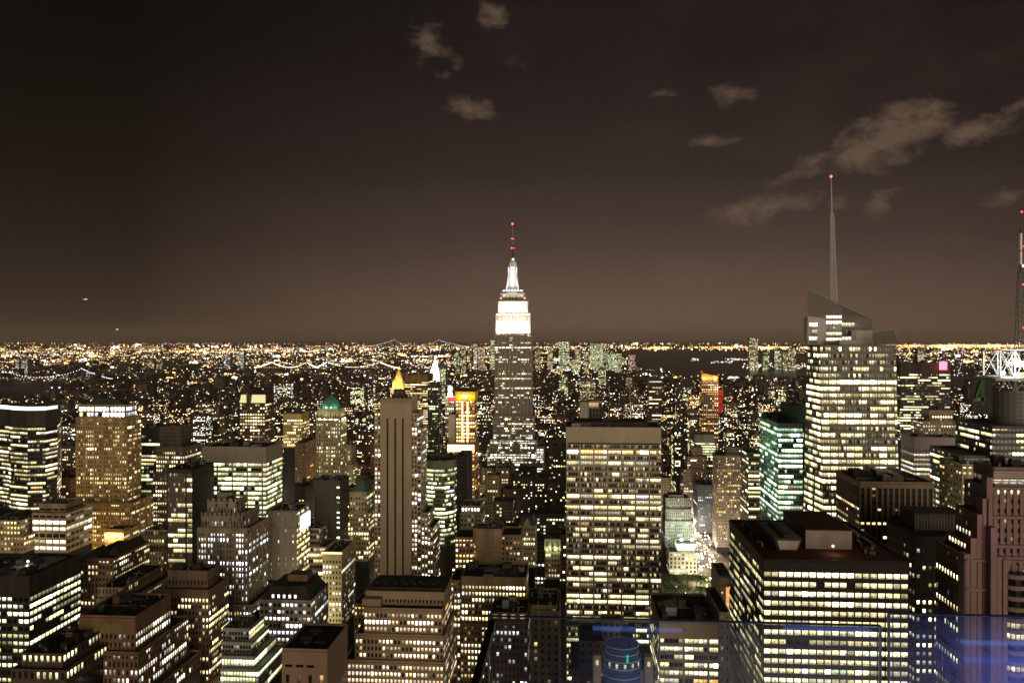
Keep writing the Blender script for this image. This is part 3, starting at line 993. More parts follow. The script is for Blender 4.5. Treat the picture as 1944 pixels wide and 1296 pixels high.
t, b_, g_ = hero("terraced_block", "wide buff stone block with rows of small lit square windows and a windowless attic", "office building", 420,
    [(694, 843, 1126, 8, 26, G(p=0, cap=30)), (691, 839, 1158, 0, 34, G(cap=2)), (674, 842, 1208, -3, 40, G(cap=2)), (652, 842, 1258, -6, 46, G(cap=1.5))], masonry((.33, .255, .18), .85, "buff_stone", .15), G(mode='grid', fh=3.55, bw=2.05, wf=.56, hf=.58, p=.82, stick=.5, fvar=.12, br=1.0, pal='pink', dep=.35, full=.2), yb=1330, ind=True, gear=0)
x0, x1, y0, y1, zt = g_[0]
mb = MB()
mb.box(x0 + 1, x1 - 1, y0 + 3, y1 - 1, zt, zt + 2.2, DARK)
for i in range(14):
    mb.lathe(x0 + 4 + i * 2.6, y0 + 9 + 3 * (i % 2), [(1.1, zt + 2.2), (1.1, zt + 3.0), (.9, zt + 3.1)], DARKSTEEL, 10)
mb.build("roof_fan_deck", t, b_)
box_part(t, b_, "stair_bulkhead", x0 - .5, x0 + 9.5, y0 - 5.5, y0 + 2, g_[1][4], g_[1][4] + 4.6, masonry((.33, .255, .18), .85, "buff_stone", .15))
hero("side_annex", "short buff block with three columns of lit windows beside the terraced block", "building", 455,
    [(672, 700, 1149, 0, 20)], masonry((.33, .255, .18), .85, "buff_stone", .15), G(mode='grid', fh=3.7, bw=2.2, wf=.5, hf=.55, p=.75, br=1.0, pal='amber'), yb=1215, gear=2)

t, b_, g_ = hero("curved_glass_block", "curved glass block glowing greenish yellow on every floor", "office tower", 720,
    [(800, 862, 876, 0, 40)], masonry((.14, .16, .12), .6, "green_mullion", .1), G(mode='ribbon', fh=3.8, bw=1.9, hf=.56, dep=.25, p=.72, stick=.55, fvar=.25, full=.15, br=.95, pal='green', cap=7), yb=1035, core=plain("olive_pane", (.03, .04, .03), .15),
    poly=[(800, 724), (822, 718), (844, 718), (862, 726), (880, 760), (800, 760)], gear=2)
hero("dark_slab", "unlit black slab standing tight against the curved glass block", "office tower", 735,
    [(866, 886, 868, 0, 40, G(p=0))], DARK, G(mode='pier', fh=4, bw=2, wf=.5, hf=.5, p=0), yb=1010, core=BLACKGLASS, gear=1)
t, b_, g_ = hero("domed_tower", "cream tower with a green copper dome above a floodlit white loggia", "skyscraper", 760,
    [(603, 644, 778, 2, 18, G(p=.2, cap=4, fh=5)), (600, 646, 797, 0, 22)], masonry((.36, .31, .21), .85, "ivory_brick"), G(mode='grid', fh=3.7, bw=2.3, wf=.45, hf=.55, p=.34, br=1.4, pal='cream', major=3), so=G(p=.3), yb=915, gear=0)
x0, x1, y0, y1, zt = g_[0]
cxd, cyd = (x0 + x1) / 2, (y0 + y1) / 2
mb = MB()
rad = (x1 - x0) * .43
mb.lathe(cxd, cyd, [(rad, zt), (rad * .97, zt + 3), (rad * .84, zt + 6.5), (rad * .62, zt + 9.6), (rad * .3, zt + 12), (.3, zt + 13.4)], COPPER, 16)
mb.bar((cxd, cyd, zt + 13), (cxd, cyd, zt + 16), .25, COPPER)
mb.build("dome", t, b_)
for k in range(4):
    u = x0 + (x1 - x0) * (k + .5) / 4
    point_lamp(t, b_, (u, y0 - 2.5, zt - 9), 3800, (.9, 1, .6), .4)
    point_lamp(t, b_, (u, y0 + .3, zt + 2.2), 700, (.7, 1, .7), .3)
for k in range(2):
    point_lamp(t, b_, (x1 + 2.5, y0 + 5 + 8 * k, zt - 9), 2600, (.9, 1, .6), .4)
hero("grey_slab", "dark grey ribbed slab with one column of bright windows", "office tower", 620,
    [(596, 646, 914, 0, 24, G(dark=lambda u, v: u < .72))], masonry((.085, .08, .065), .7, "olive_cladding", .2), G(mode='grid', fh=3.9, bw=3.4, wf=.6, hf=.35, p=.55, br=1.3, pal='white', dep=.12), so=G(p=.25), yb=1030, core=plain("olive_dark", (.05, .05, .042), .4), gear=2)
t, b_, g_ = hero("pyramid_roof_block", "cream corner building under a small green copper pyramid", "building", 645,
    [(664, 696, 936, 0, 26, G(p=.4, cap=3)), (660, 700, 975, -2, 30)], masonry((.38, .33, .22), .85, "warm_ivory"), G(mode='grid', fh=3.8, bw=2.3, wf=.5, hf=.55, p=.35, br=1.3, pal='cream'), so=G(p=.35), yb=1070, gear=0)
x0, x1, y0, y1, zt = g_[0]
mb = MB()
cxp, cyp = (x0 + x1) / 2, (y0 + y1) / 2
mb.hexa([(x0 + 1, y0 + 1, zt + .4), (x1 - 1, y0 + 1, zt + .4), (x1 - 1, y1 - 6, zt + .4), (x0 + 1, y1 - 6, zt + .4)], [(cxp - 2, cyp - 4, zt + 9), (cxp + 2, cyp - 4, zt + 9), (cxp + 2, cyp + 0, zt + 9), (cxp - 2, cyp + 0, zt + 9)], masonry((.09, .18, .15), .7, "dull_copper", .3))
mb.build("pyramid_roof", t, b_)
t, b_, g_ = hero("crowned_tower", "dark brown tower crowned by tall glowing yellow panels", "skyscraper", 1000,
    [(455, 503, 766, 0, 34), ], masonry((.08, .05, .035), .8, "umber_cladding"), G(mode='grid', fh=4, bw=3.2, wf=.6, hf=.5, p=.5, br=1.3, pal='cream', cap=1, stick=.6), yb=845, gear=0)
x0, x1, y0, y1, zt = g_[0]
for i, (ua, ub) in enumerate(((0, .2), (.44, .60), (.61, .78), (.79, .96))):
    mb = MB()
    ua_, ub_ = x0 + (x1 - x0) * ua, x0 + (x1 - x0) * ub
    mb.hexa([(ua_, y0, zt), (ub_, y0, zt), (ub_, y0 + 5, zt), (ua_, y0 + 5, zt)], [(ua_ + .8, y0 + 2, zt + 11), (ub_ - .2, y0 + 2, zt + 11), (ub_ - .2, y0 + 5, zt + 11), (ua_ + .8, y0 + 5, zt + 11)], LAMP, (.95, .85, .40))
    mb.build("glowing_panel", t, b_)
box_part(t, b_, "penthouse", x0 + 2, x1 - 1, y0 + 5.5, y1 - 2, zt, zt + 11.5, masonry((.08, .05, .035), .8, "umber_cladding"))
hero("gold_cap_tower", "yellowish brick tower with a concave lit cornice", "building", 980, [(538, 572, 786, 0, 30, G(cap=7)), ], masonry((.34, .27, .12), .85, "ochre_brick"), G(mode='pier', fh=3.8, bw=2.2, wf=.5, hf=.55, p=.45, br=1.2, pal='warm'), yb=850, gear=2)
t, b_, g_ = hero("warm_slab", "plain brown brick slab whose flank is lit amber from the street", "building", 860, [(560, 578, 842, 0, 55, G(p=.08))], masonry((.22, .15, .10), .85, "umber_brick_slab"), G(mode='grid', fh=3.8, bw=3.0, wf=.4, hf=.4, p=.1, br=.9, pal='amber'), so=G(p=.03), yb=915, gear=1)
point_lamp(t, b_, (g_[0][1] + 25, 890, 60), 60000, (1, .55, .2), 2)

# --- middle distance
t, b_, g_ = hero("amber_office", "broad amber-lit office block with a dark gold top band behind the black strips", "office tower", 1500,
    [(768, 812, 712, 0, 60, G(cap=13, capm=masonry((.20, .12, .04), .7, "gold_band")))], masonry((.16, .10, .04), .8, "bronze_cladding"), G(mode='ribbon', fh=4, bw=3.0, hf=.5, p=.62, stick=.6, full=.15, br=1.05, pal='warm', cap=10), yb=850, gear=1)
hero("thin_dark_tower", "thin dark slab tower in front of the floodlit white spire", "skyscraper", 1300, [(812, 832, 728, 0, 40, G(p=.06))], DARK, G(mode='pier', fh=4, bw=2.4, wf=.5, hf=.5, p=.06, br=1.1, pal='green'), so=G(p=.1), yb=865, core=BLACKGLASS, gear=1)
t, b_, g_ = hero("yellow_cap_tower", "tower under construction with a yellow wrapped top and orange work lights", "skyscraper", 950,
    [(866, 901, 760, 0, 26, G(p=.93, fvar=.05, br=1.0, pal='amber', bw=2.7, wf=.62, hf=.62, fh=4.2, cap=0)), (849, 901, 843, -5, 44, G(p=.45, cap=8.5, pal='amber'))], masonry((.30, .17, .09), .8, "raw_concrete"), G(mode='grid', fh=4, bw=3, wf=.6, hf=.55, p=.5, br=1.1, pal='amber'), yb=965, gear=0)
x0, x1, y0, y1, zt = g_[0]
YELLOW = masonry((.75, .48, .03), .7, "yellow_sheeting", .12)
box_part(t, b_, "yellow_wrap", x0 - 1, x1 + 1, y0 - 1.2, y1 + 1, zt - .2, zt + 10.5, YELLOW)
mb = MB()
mb.box(x0 + 6, x1 - 7, y0 - 1.5, y0 - 1.25, zt + 3, zt + 7.6, WHITEMETAL)
for i in range(3):
    mb.box(x0 + 8 + i, x1 - 8.5 - i, y0 - 1.6, y0 - 1.5, zt + 3.9 + i * 1.2, zt + 4.4 + i * 1.2, STEEL)
mb.build("banner", t, b_)
box_part(t, b_, "roof_deck", x0 - .5, x1 + .5, y0 - .8, y1, zt + 10.5, zt + 11.6, DARK)
for k in range(3):
    point_lamp(t, b_, (x0 + (x1 - x0) * (.2 + .3 * k), y0 - 4, zt + 4.5), 1500, (1, .8, .4), .4)
for c_ in (.34, .62):
    mb = MB()
    u = x0 + (x1 - x0) * c_
    for k in range(13):
        zz = g_[1][4] + 2 + k * (zt - g_[1][4] - 3) / 13
        mb.box(u - .9, u + .9, y0 - 1.0, y0 - .5, zz, zz + 3.0, LAMP, (3.4, 2.1, 1.1))
    mb.build("work_light_string", t, b_)
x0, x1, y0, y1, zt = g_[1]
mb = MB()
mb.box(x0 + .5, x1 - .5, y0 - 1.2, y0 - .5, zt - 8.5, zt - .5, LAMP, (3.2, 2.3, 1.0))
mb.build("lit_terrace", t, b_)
hero("blank_slab", "blank pale party wall slab beside the yellow topped tower", "building", 955, [(852, 865, 788, 0, 30, G(p=0))], PALE, G(mode='grid', fh=5, bw=9, wf=.05, hf=.1, p=0), yb=842, gear=0)
hero("open_frame_tower", "pale framed building top with four tall open bays and a blank side wall", "building", 1000,
    [(1118, 1143, 762, 0, 30, G(mode='pier', wf=.86, bw=4.2, hf=.97, fh=6, p=.12, cap=1.5, dep=.8)), (1101, 1118, 764, 1, 30, G(ground=True, p=0, wf=.06))], masonry((.30, .29, .26), .8, "grey_frame"), G(mode='grid', fh=4, bw=4.2, wf=.8, hf=.6, p=.2, br=1.0, pal='green'), yb=812, gear=0)
hero("red_crown_tower", "dark residential tower with balcony bands, ending in a red-lit open top", "skyscraper", 1500, [(1236, 1250, 702, 0, 16, G(p=.05)), (1232, 1256, 716, -2, 24)], masonry((.13, .09, .085), .85, "plum_concrete"), G(mode='ribbon', fh=3.6, bw=6, hf=.6, p=.1, br=.7, pal='pink', dep=1.2), yb=800, gear=1)
t, b_, g_ = hero("wedge_top_tower", "apartment tower with a sloping golden lit top and a red-lit flank", "skyscraper", 1300, [(1332, 1364, 721, 0, 24)], masonry((.20, .15, .11), .85, "clay_brick"), G(mode='grid', fh=3.6, bw=3.2, wf=.5, hf=.5, p=.46, br=1.3, pal='amber'), yb=850, gear=0)
x0, x1, y0, y1, zt = g_[0]
mb = MB()
mb.hexa([(x0, y0, zt), (x1, y0, zt), (x1, y1 - 6, zt), (x0, y1 - 6, zt)], [(x0, y0, zt + 11), (x1, y0, zt + 6), (x1, y1 - 6, zt + 6), (x0, y1 - 6, zt + 11)], masonry((.5, .32, .14), .8, "golden_top"))
mb.build("wedge_roof", t, b_)
for k in range(3):
    point_lamp(t, b_, (x0 + (x1 - x0) * (k + .5) / 3, y0 - 4, zt + 1), 5000, (1, .62, .25), .5)
for k in range(2):
    mb = MB()
    mb.lathe((x0, x1)[k], y0, [(.1, zt + 12 - 5 * k), (1.1, zt + 13 - 5 * k), (.1, zt + 14 - 5 * k)], LAMP, 8, (4, .25, .2))
    mb.build("beacon", t, b_)
mb = MB()
mb.box(x1 + .5, x1 + 7, y0 + 2, y0 + 8, zt - 52, zt - 15, masonry((.20, .05, .04), .8, "red_brick_flank"))
mb.build("red_flank", t, b_)
for k in range(3):
    point_lamp(t, b_, (x1 + 4, y0 - 3, zt - 48 + 14 * k), 2600, (1, .1, .06), .4)
hero("lit_slab", "pale low slab with glowing white floors and a dark screened roof", "office building", 1250, [(1319, 1357, 826, 0, 40, G(cap=12))], masonry((.26, .25, .23), .8, "ash_concrete"), G(mode='ribbon', fh=4, bw=3, hf=.55, p=.85, br=1.1, pal='green', fvar=.1), yb=880, gear=2)
hero("grey_tower", "tall grey stone tower with slender piers and a boxy pale crown", "skyscraper", 1000,
    [(1379, 1403, 851, 6, 16, G(p=0)), (1361, 1408, 866, 0, 30, G(cap=2))], masonry((.23, .20, .165), .85, "grey_stone"), G(mode='pier', fh=3.6, bw=2.1, wf=.5, hf=.55, p=.24, br=.9, pal='amber', dep=.6, stick=.2), so=G(p=.08), yb=1030, gear=1)
hero("striped_block", "dull brown block with bright lit ribbons between grey tower and green glass tower", "building", 780, [(1421, 1446, 862, 0, 36)], masonry((.20, .165, .14), .85, "dun_brick"), G(mode='ribbon', fh=3.9, bw=2.4, hf=.5, p=.3, br=1.2, pal='cream', stick=.7, full=.2), yb=975)
hero("stepped_brick_tower", "brown stepped brick tower with a blank square lift house", "skyscraper", 1150, [(1313, 1334, 850, 8, 16, G(p=0)), (1305, 1343, 868, 4, 26, G(p=.10)), (1298, 1352, 892, 0, 34, G(p=.12))], masonry((.17, .125, .10), .85, "walnut_brick"), G(mode='pier', fh=3.7, bw=2.2, wf=.45, hf=.55, p=.12, br=1.2, pal='pink'), yb=990, gear=1)
hero("slate_block", "dark slate-blue block with two rows of bright small windows near its base", "building", 1100, [(1325, 1356, 922, 0, 40, G(p=.10))], masonry((.085, .09, .10), .8, "slate_cladding"), G(mode='pier', fh=3.8, bw=2.4, wf=.5, hf=.5, p=.14, br=1.2, pal='cool', full=.08), so=G(p=.05), yb=1015, gear=1)
t, b_, g_ = hero("setback_block", "pale green-lit stone building with stepped shoulders and narrow piers", "building", 945,
    [(1270, 1298, 941, 6, 20, G(p=.08)), (1264, 1309, 947, 2, 26), (1264, 1313, 967, 0, 30), (1263, 1318, 990, -2, 34)], masonry((.40, .41, .34), .85, "pale_green_stone"), G(mode='pier', fh=3.7, bw=2.2, wf=.42, hf=.6, p=.05, br=1.0, pal='cool', dep=.5), yb=1030, gear=1)
for k in range(3):
    point_lamp(t, b_, (g_[0][0] + 10 * k, 925, 40), 7000, (.8, 1, .8), 1.5)
t, b_, g_ = hero("floodlit_block", "low pale building blazing under two white rooftop floodlights", "building", 905,
    [(1286, 1320, 1034, 4, 20, G(p=.95, br=2.0, pal='white', bw=4.5, wf=.8, hf=.75, fh=6)), (1271, 1323, 1050, 0, 26, G(p=.6, br=1.4))], masonry((.42, .43, .33), .85, "pale_green_facade"), G(mode='grid', fh=5, bw=4, wf=.5, hf=.6, p=.5, br=1.5, pal='white'), yb=1085, gear=1)
x0, x1, y0, y1, zt = g_[0]
for k in range(2):
    u = x0 + 5 + 11 * k
    mb = MB()
    mb.bar((u, y0 + 2, zt), (u, y0 + 2, zt + 4.5), .2, STEEL)
    mb.lathe(u, y0 + 1.6, [(.1, zt + 3.6), (1.7, zt + 4.4), (1.7, zt + 6), (.1, zt + 6.8)], LAMP, 10, (6, 6.4, 6))
    mb.build("floodlight_mast", t, b_)
    point_lamp(t, b_, (u, y0 - 4, zt + 5), 9000, (.95, 1, .9), .5)

# --- centre foreground
hero("brick_block", "wide dark tan brick block with three shallow wings of lit sash windows", "building", 480,
    [(876, 998, 1098, 0, 30, G(cap=4.5)), (874, 960, 1188, -4, 34, G(p=.3)), (855, 874, 1104, 4, 26, G(ground=True, p=.45, br=1.6)), (962, 998, 1190, -3, 30, G(ground=True, p=.3))], masonry((.24, .185, .115), .85, "olive_tan_brick"), G(mode='grid', fh=3.6, bw=2.05, wf=.5, hf=.55, p=.40, stick=.6, full=.1, br=1.35, pal='cream'), yb=1330, ind=True, gear=9)
hero("party_wall_block", "tall plain buff back wall flanked by lower wings with glowing windows", "building", 575,
    [(898, 952, 1006, 0, 20, G(dark=lambda u, v: u > .1, wf=.12, hf=.3)), (864, 898, 1022, -3, 26, G(ground=True, p=.55, br=1.5)), (952, 988, 1018, 1, 26, G(ground=True, p=.14))], masonry((.30, .22, .15), .85, "putty_brick"), G(mode='grid', fh=3.8, bw=2.6, wf=.5, hf=.5, p=.35, br=1.4, pal='warm'), yb=1100, gear=3)
t, b_, g_ = hero("gothic_block", "slim ivory building with a small pointed gable and dark slate roof", "building", 650,
    [(985, 1016, 1000, 0, 26)], masonry((.42, .37, .25), .8, "ivory_stone"), G(mode='grid', fh=3.9, bw=2.0, wf=.5, hf=.55, p=.10, br=1.4, pal='cream', cap=1), yb=1070, gear=0)
x0, x1, y0, y1, zt = g_[0]
mb = MB()
mb.hexa([(x0 + .5, y0 + 1, zt), (x1 - .5, y0 + 1, zt), (x1 - .5, y1 - 1, zt), (x0 + .5, y1 - 1, zt)], [(x0 + 2, y0 + 6, zt + 7), (x1 - 2, y0 + 6, zt + 7), (x1 - 2, y1 - 6, zt + 7), (x0 + 2, y1 - 6, zt + 7)], masonry((.06, .09, .08), .7, "green_slate"))
mb.build("slate_roof", t, b_)
mb = MB()
um = (x0 + x1) / 2
mb.quad([(um - 2.4, y0 - .4, zt - .5), (um + 2.4, y0 - .4, zt - .5), (um + 2.4, y0 - .4, zt + 3.5), (um, y0 - .4, zt + 7), (um - 2.4, y0 - .4, zt + 3.5)], masonry((.42, .37, .25), .8, "ivory_stone"))
mb.hexa([(um - 2.4, y0 - .38, zt), (um + 2.4, y0 - .38, zt), (um + 2.4, y0 + 3, zt), (um - 2.4, y0 + 3, zt)], [(um - .2, y0 - .38, zt + 6.8), (um + .2, y0 - .38, zt + 6.8), (um + .2, y0 + 3, zt + 6.8), (um - .2, y0 + 3, zt + 6.8)], masonry((.42, .37, .25), .8, "ivory_stone"))
mb.build("gable", t, b_)
t, b_, g_ = hero("arcade_block", "narrow building with a green-lit arcaded top floor over red brick", "building", 640,
    [(1035, 1063, 1025, 0, 26, G(p=.15, cap=3)), ], masonry((.28, .19, .13), .85, "red_tan_brick"), G(mode='grid', fh=4, bw=2.3, wf=.5, hf=.55, p=.3, br=1.2, pal='pink'), yb=1095, gear=2)
x0, x1, y0, y1, zt = g_[0]
mb = MB()
mb.box(x0 - .6, x1 + .6, y0 - 1.2, y0 - .3, zt - .6, zt + 1.2, CREAM)
for i in range(4):
    u = x0 + (x1 - x0) * (i + .0) / 3
    mb.box(u - .5, u + .5, y0 - .9, y0 - .3, zt - 8, zt - .6, CREAM)
mb.build("arcade", t, b_)
for k in range(2):
    point_lamp(t, b_, (x0 + 3 + 6 * k, y0 - 3, zt - 7), 1500, (.7, 1, .6), .3)
hero("hip_roof_block", "cream office block with a brown hipped roof above a lit cornice row", "building", 690,
    [(876, 911, 962, 0, 26, G(p=.4, br=1.5, cap=1, pal='white')), (874, 914, 976, -1, 28, G(p=.03))], masonry((.33, .31, .23), .85, "light_stone"), G(mode='grid', fh=4, bw=2.8, wf=.5, hf=.55, p=.05, br=1.2, pal='white'), yb=1010, gear=1)
hero("cornice_block", "brown stone block with a heavy cornice and tall corner pilasters", "building", 440,
    [(1000, 1058, 1152, 3, 30, G(p=.06, cap=3)), (998, 1062, 1163, 0, 36, G(p=.04))], masonry((.22, .17, .12), .85, "brown_stone"), G(mode='grid', fh=4, bw=3.6, wf=.4, hf=.55, p=.08, br=1.0, pal='warm', dep=.5), yb=1330, gear=5, ind=True, tank=True)
hero("dark_shaft", "narrow unlit black shaft squeezed against the pale ribbon slab", "building", 520, [(1062, 1073, 1140, 0, 30, G(p=0))], DARK, G(mode='pier', fh=4, bw=2, wf=.5, hf=.5, p=0), yb=1330, core=BLACKGLASS, gear=0)
hero("attic_row_block", "dark flat block with one attic row of pinkish lit windows", "building", 410,
    [(932, 1000, 1166, 0, 24, G(p=.75, bw=4.2, wf=.5, pal='pink', br=.8, fh=7, stick=0)), (926, 1002, 1184, -3, 28)], masonry((.11, .075, .065), .85, "maroon_brick"), G(mode='grid', fh=3.6, bw=2.0, wf=.5, hf=.55, p=.26, br=1.0, pal='cool', stick=.75), yb=1330, ind=True, gear=3)
hero("glass_front_block", "office block with a perforated tan screen under its roof and lit ribbon floors", "office building", 400,
    [(1252, 1364, 1184, 0, 44, G(cap=7.4, capm=masonry((.36, .27, .17), .8, "perforated_tan", .15)))], masonry((.26, .235, .20), .75, "taupe_panel"), G(mode='ribbon', fh=3.9, bw=2.3, hf=.55, p=.6, stick=.6, br=1.15, pal='cream', full=.1, dep=.25, major=5), yb=1330, ind=True, gear=9)
o_ = bpy.data.objects["glass_front_block"]
x0, x1 = X(1252, 400), X(1364, 400)
zt = Z(1308, 1184, 400)
mb = MB()
for i in range(24):
    u = x0 + (x1 - x0) * i / 23
    mb.bar((u, 443, zt + 1), (u, 443, zt + 3.2), .07, STEEL)
mb.bar((x0, 443, zt + 3.2), (x1, 443, zt + 3.2), .09, STEEL)
mb.build("roof_railing", o_, tuple(o_.location))
mb = MB()
for i in range(2):
    mb.lathe(x0 + 9 + 5 * i, 424, [(2.2, zt), (2.2, zt + 4), (1.6, zt + 4.4)], masonry((.12, .10, .08), .8, "rusty_drum"), 16)
mb.build("roof_drum", o_, tuple(o_.location))
hero("slotted_wall_block", "narrow pale stone pier wall with two columns of small dark windows", "building", 402,
    [(1366, 1386, 1166, 0, 40, G(p=.05))], masonry((.36, .34, .29), .85, "ash_stone"), G(mode='grid', fh=5.2, bw=2.5, wf=.32, hf=.36, p=.05, br=.9, pal='cool'), yb=1330, ind=True, gear=0)
t, b_, g_ = hero("sign_wall_block", "thin pale wall with a tall orange lit sign on its street edge", "building", 520, [(1366, 1389, 1096, 0, 30, G(p=.03))], masonry((.30, .28, .25), .85, "cold_stone"), G(mode='grid', fh=4.5, bw=4, wf=.2, hf=.3, p=.03), yb=1180, gear=1)
x0, x1, y0, y1, zt = g_[0]
mb = MB()
for i in range(5):
    mb.box(x1 - 3.4, x1 - .2, y0 - 1.4, y0 - .5, zt - 8.5 - i * 3.0, zt - 6.0 - i * 3.0, LAMP, (1.5 - .15 * i, .42 + .12 * (i % 2), .16))
mb.build("lit_sign", t, b_)
hero("tank_house", "square dark roof tower on the near block beneath the pale ribbon slab", "building", 352,
    [(1144, 1178, 1182, 0, 8, G(p=0)), (1100, 1200, 1222, -3, 22, G(p=0)), (1085, 1245, 1275, -6, 30, G(p=.12))], masonry((.14, .12, .11), .85, "murky_stone"), G(mode='grid', fh=4.2, bw=3, wf=.4, hf=.5, p=.1, br=.9, pal='amber'), yb=1330, gear=0, ind=True)

# --- right side
t, b_, g_ = hero("black_block", "big black office block with rows of bright square windows under a dark red roof", "office tower", 340,
    [(1450, 1725, 1066, 0, 72)], plain("black_cladding", (.020, .017, .016), .6, 0, .08), G(mode='grid', fh=3.95, bw=3.0, wf=.84, hf=.52, p=.92, stick=.5, fvar=.05, br=.95, pal='cream', cap=4.6, dep=.4, dark=lambda u, v: v < .16 and (u < .55 or rng.random() < .6)), so=G(p=.62, br=.62, bw=2.2, wf=.6, fvar=.3, dark=lambda u, v: v < .1), yb=1345, core=BLACKGLASS, ind=True, gear=0, roof=masonry((.075, .030, .024), .95, "oxide_roof", .35), parapet=.7)
x0, x1, y0, y1, zt = g_[0]
mb = MB()
xa, xb = X(1470, y0 + 14), X(1522, y0 + 14)
mb.hexa([(xa + 1.5, y0 + 14, zt + .4), (xb - 1.5, y0 + 14, zt + .4), (xb - 1.5, y0 + 44, zt + .4), (xa + 1.5, y0 + 44, zt + .4)], [(xa, y0 + 13, zt + 6), (xb, y0 + 13, zt + 6), (xb, y0 + 45, zt + 6), (xa, y0 + 45, zt + 6)], DARKSTEEL)
for i in range(6):
    mb.lathe((xa + xb) / 2, y0 + 16 + i * 5, [(1.9, zt + 6), (1.9, zt + 7), (1.4, zt + 7.1)], DARK, 12)
mb.build("cooling_tower", t, b_)
mb = MB()
mb.hexa([(xa + 2.2, y0 + 13.2, zt + 1.2), (xb - 2.2, y0 + 13.2, zt + 1.2), (xb - 2.2, y0 + 13.9, zt + 1.2), (xa + 2.2, y0 + 13.9, zt + 1.2)], [(xa + 1, y0 + 12.4, zt + 5.2), (xb - 1, y0 + 12.4, zt + 5.2), (xb - 1, y0 + 13.4, zt + 5.2), (xa + 1, y0 + 13.4, zt + 5.2)], masonry((.33, .29, .26), .7, "galvanised"))
mb.build("louvre", t, b_)
xa, xb = X(1530, y0 + 20), X(1618, y0 + 20)
box_part(t, b_, "penthouse", xa, xb, y0 + 20, y0 + 58, zt, zt + 8, masonry((.20, .17, .16), .7, "penthouse_panel", .1))
box_part(t, b_, "penthouse_roof", xa - .2, xb + .2, y0 + 19.8, y0 + 58.2, zt + 8, zt + 8.4, masonry((.075, .030, .024), .95, "oxide_roof", .35))
roof_gear(t, b_, x0 + 3, X(1470, y0 + 14) - 1, y0 + 20, y1 - 6, zt, n=5, hmax=2.2)
roof_gear(t, b_, X(1622, y0 + 20), x1 - 3, y0 + 8, y1 - 6, zt, n=6, hmax=2.4)
ul = X(1582, y0 + 12)
mb = MB()
mb.bar((ul, y0 + 12, zt), (ul, y0 + 12, zt + 3), .12, DARKSTEEL)
mb.lathe(ul, y0 + 12, [(.1, zt + 2.8), (.5, zt + 3.1), (.5, zt + 3.6), (.1, zt + 3.9)], LAMP, 8, (4, 2.6, 1.5))
mb.build("roof_lamp", t, b_)
point_lamp(t, b_, (ul, y0 + 10.5, zt + 3.2), 700, (1, .65, .35), .3)

hero("colonnade_tower", "square brown granite block with tall dark piers and a louvred flat roof", "office tower", 470,
    [(1632, 1771, 918, 0, 40)], masonry((.20, .145, .11), .75, "brown_granite", .15), G(mode='pier', fh=3.9, bw=3.0, wf=.66, hf=.35, p=.42, br=1.0, pal='warm', cap=2.4, dep=1.0, dark=lambda u, v: v > .62 and rng.random() < .93), so=G(p=.6, dark=lambda u, v: v > .62), yb=1010, gear=9, spand=DARK, core=BLACKGLASS)
t, b_, g_ = hero("octagonal_block", "black chamfered block with a slatted roof box and few lit windows", "office tower", 400,
    [(1738, 1832, 1022, 0, 36)], plain("black_cladding", (.020, .017, .016), .6, 0, .08), G(mode='grid', fh=4.1, bw=2.9, wf=.5, hf=.46, p=.2, stick=.4, br=1.0, pal='cream', cap=5, fvar=.9), so=G(p=.4, br=.8), yb=1330, core=BLACKGLASS, ind=True, gear=0,
    poly=[(1738, 400), (1829, 400), (1840, 412), (1830, 446), (1690, 446), (1684, 428)])
x0, x1, y0, y1, zt = g_[0]
mb = MB()
xa, xb = X(1737, y0 + 16), X(1834, y0 + 16)
mb.box(xa, xb, y0 + 16, y0 + 34, zt, zt + 8.5, DARK)
for i in range(18):
    u = xa + .4 + (xb - xa - .8) * i / 17
    mb.box(u - .12, u + .12, y0 + 15.8, y0 + 16.1, zt + .5, zt + 7.5, masonry((.16, .15, .15), .6, "slat_grey", .1))
mb.build("roof_screen", t, b_)

t, b_, g_ = hero("stepped_granite_tower", "pinkish granite tower of stepped buttresses with banded grey crowns", "skyscraper", 330,
    [(1887, 1990, 892, 4, 16, G(p=.10, cap=16, mode='ribbon', bw=3)), (1876, 1990, 930, 1, 19, G(p=.03)), (1864, 1990, 985, -1, 21, G(p=.04)), (1848, 1990, 1040, -3, 23, G(p=.06)), (1833, 1990, 1062, -5, 25, G(p=.10))],
    masonry((.21, .145, .135), .75, "rose_granite", .2), G(mode='pier', fh=4.1, bw=2.6, wf=.42, hf=.5, p=.08, br=.9, pal='cream', dep=.8, stick=.8, full=.07), so=G(p=.08), yb=1330, ind=True, gear=2)
x0, x1, y0, y1, zt = g_[0]
mb = MB()
for k in range(5):
    mb.box(x0 - .8, x1, y0 - 1.4, y0 - .8, zt - 1 - k * .9, zt - .5 - k * .9, masonry((.42, .36, .35), .6, "pale_band", .1))
    mb.box(x0 - .8, x1, y0 - 1.2, y0 - .6, zt - 18 - k * .9, zt - 17.5 - k * .9, masonry((.42, .36, .35), .6, "pale_band", .1))
mb.build("crown_band", t, b_)
pm = masonry((.21, .145, .135), .75, "rose_granite", .2)
mb = MB()
for (pxa, rowt) in ((1876, 905), (1868, 945), (1858, 975), (1846, 1020), (1834, 1050), (1884, 1000), (1896, 1055), (1905, 1060)):
    yy = 326 if pxa < 1880 else 322
    xx = X(pxa, yy)
    mb.box(xx - 1.1, xx + 1.1, yy - 1.5, yy + 2.5, 60, Z(pxa, rowt, yy), pm)
mb.build("buttress", t, b_)
cxr = X(1930, 322)
mb = MB()
zr = Z(1930, 1088, 322)
mb.lathe(cxr, 324, [(5.2, 60), (5.2, zr)], BLACKGLASS, 20)
for k in range(14):
    zz = zr - k * 4.1
    mb.lathe(cxr, 324, [(5.2, zz - 1.6), (5.45, zz - 1.6), (5.45, zz), (5.2, zz)], pm, 20, cap=False)
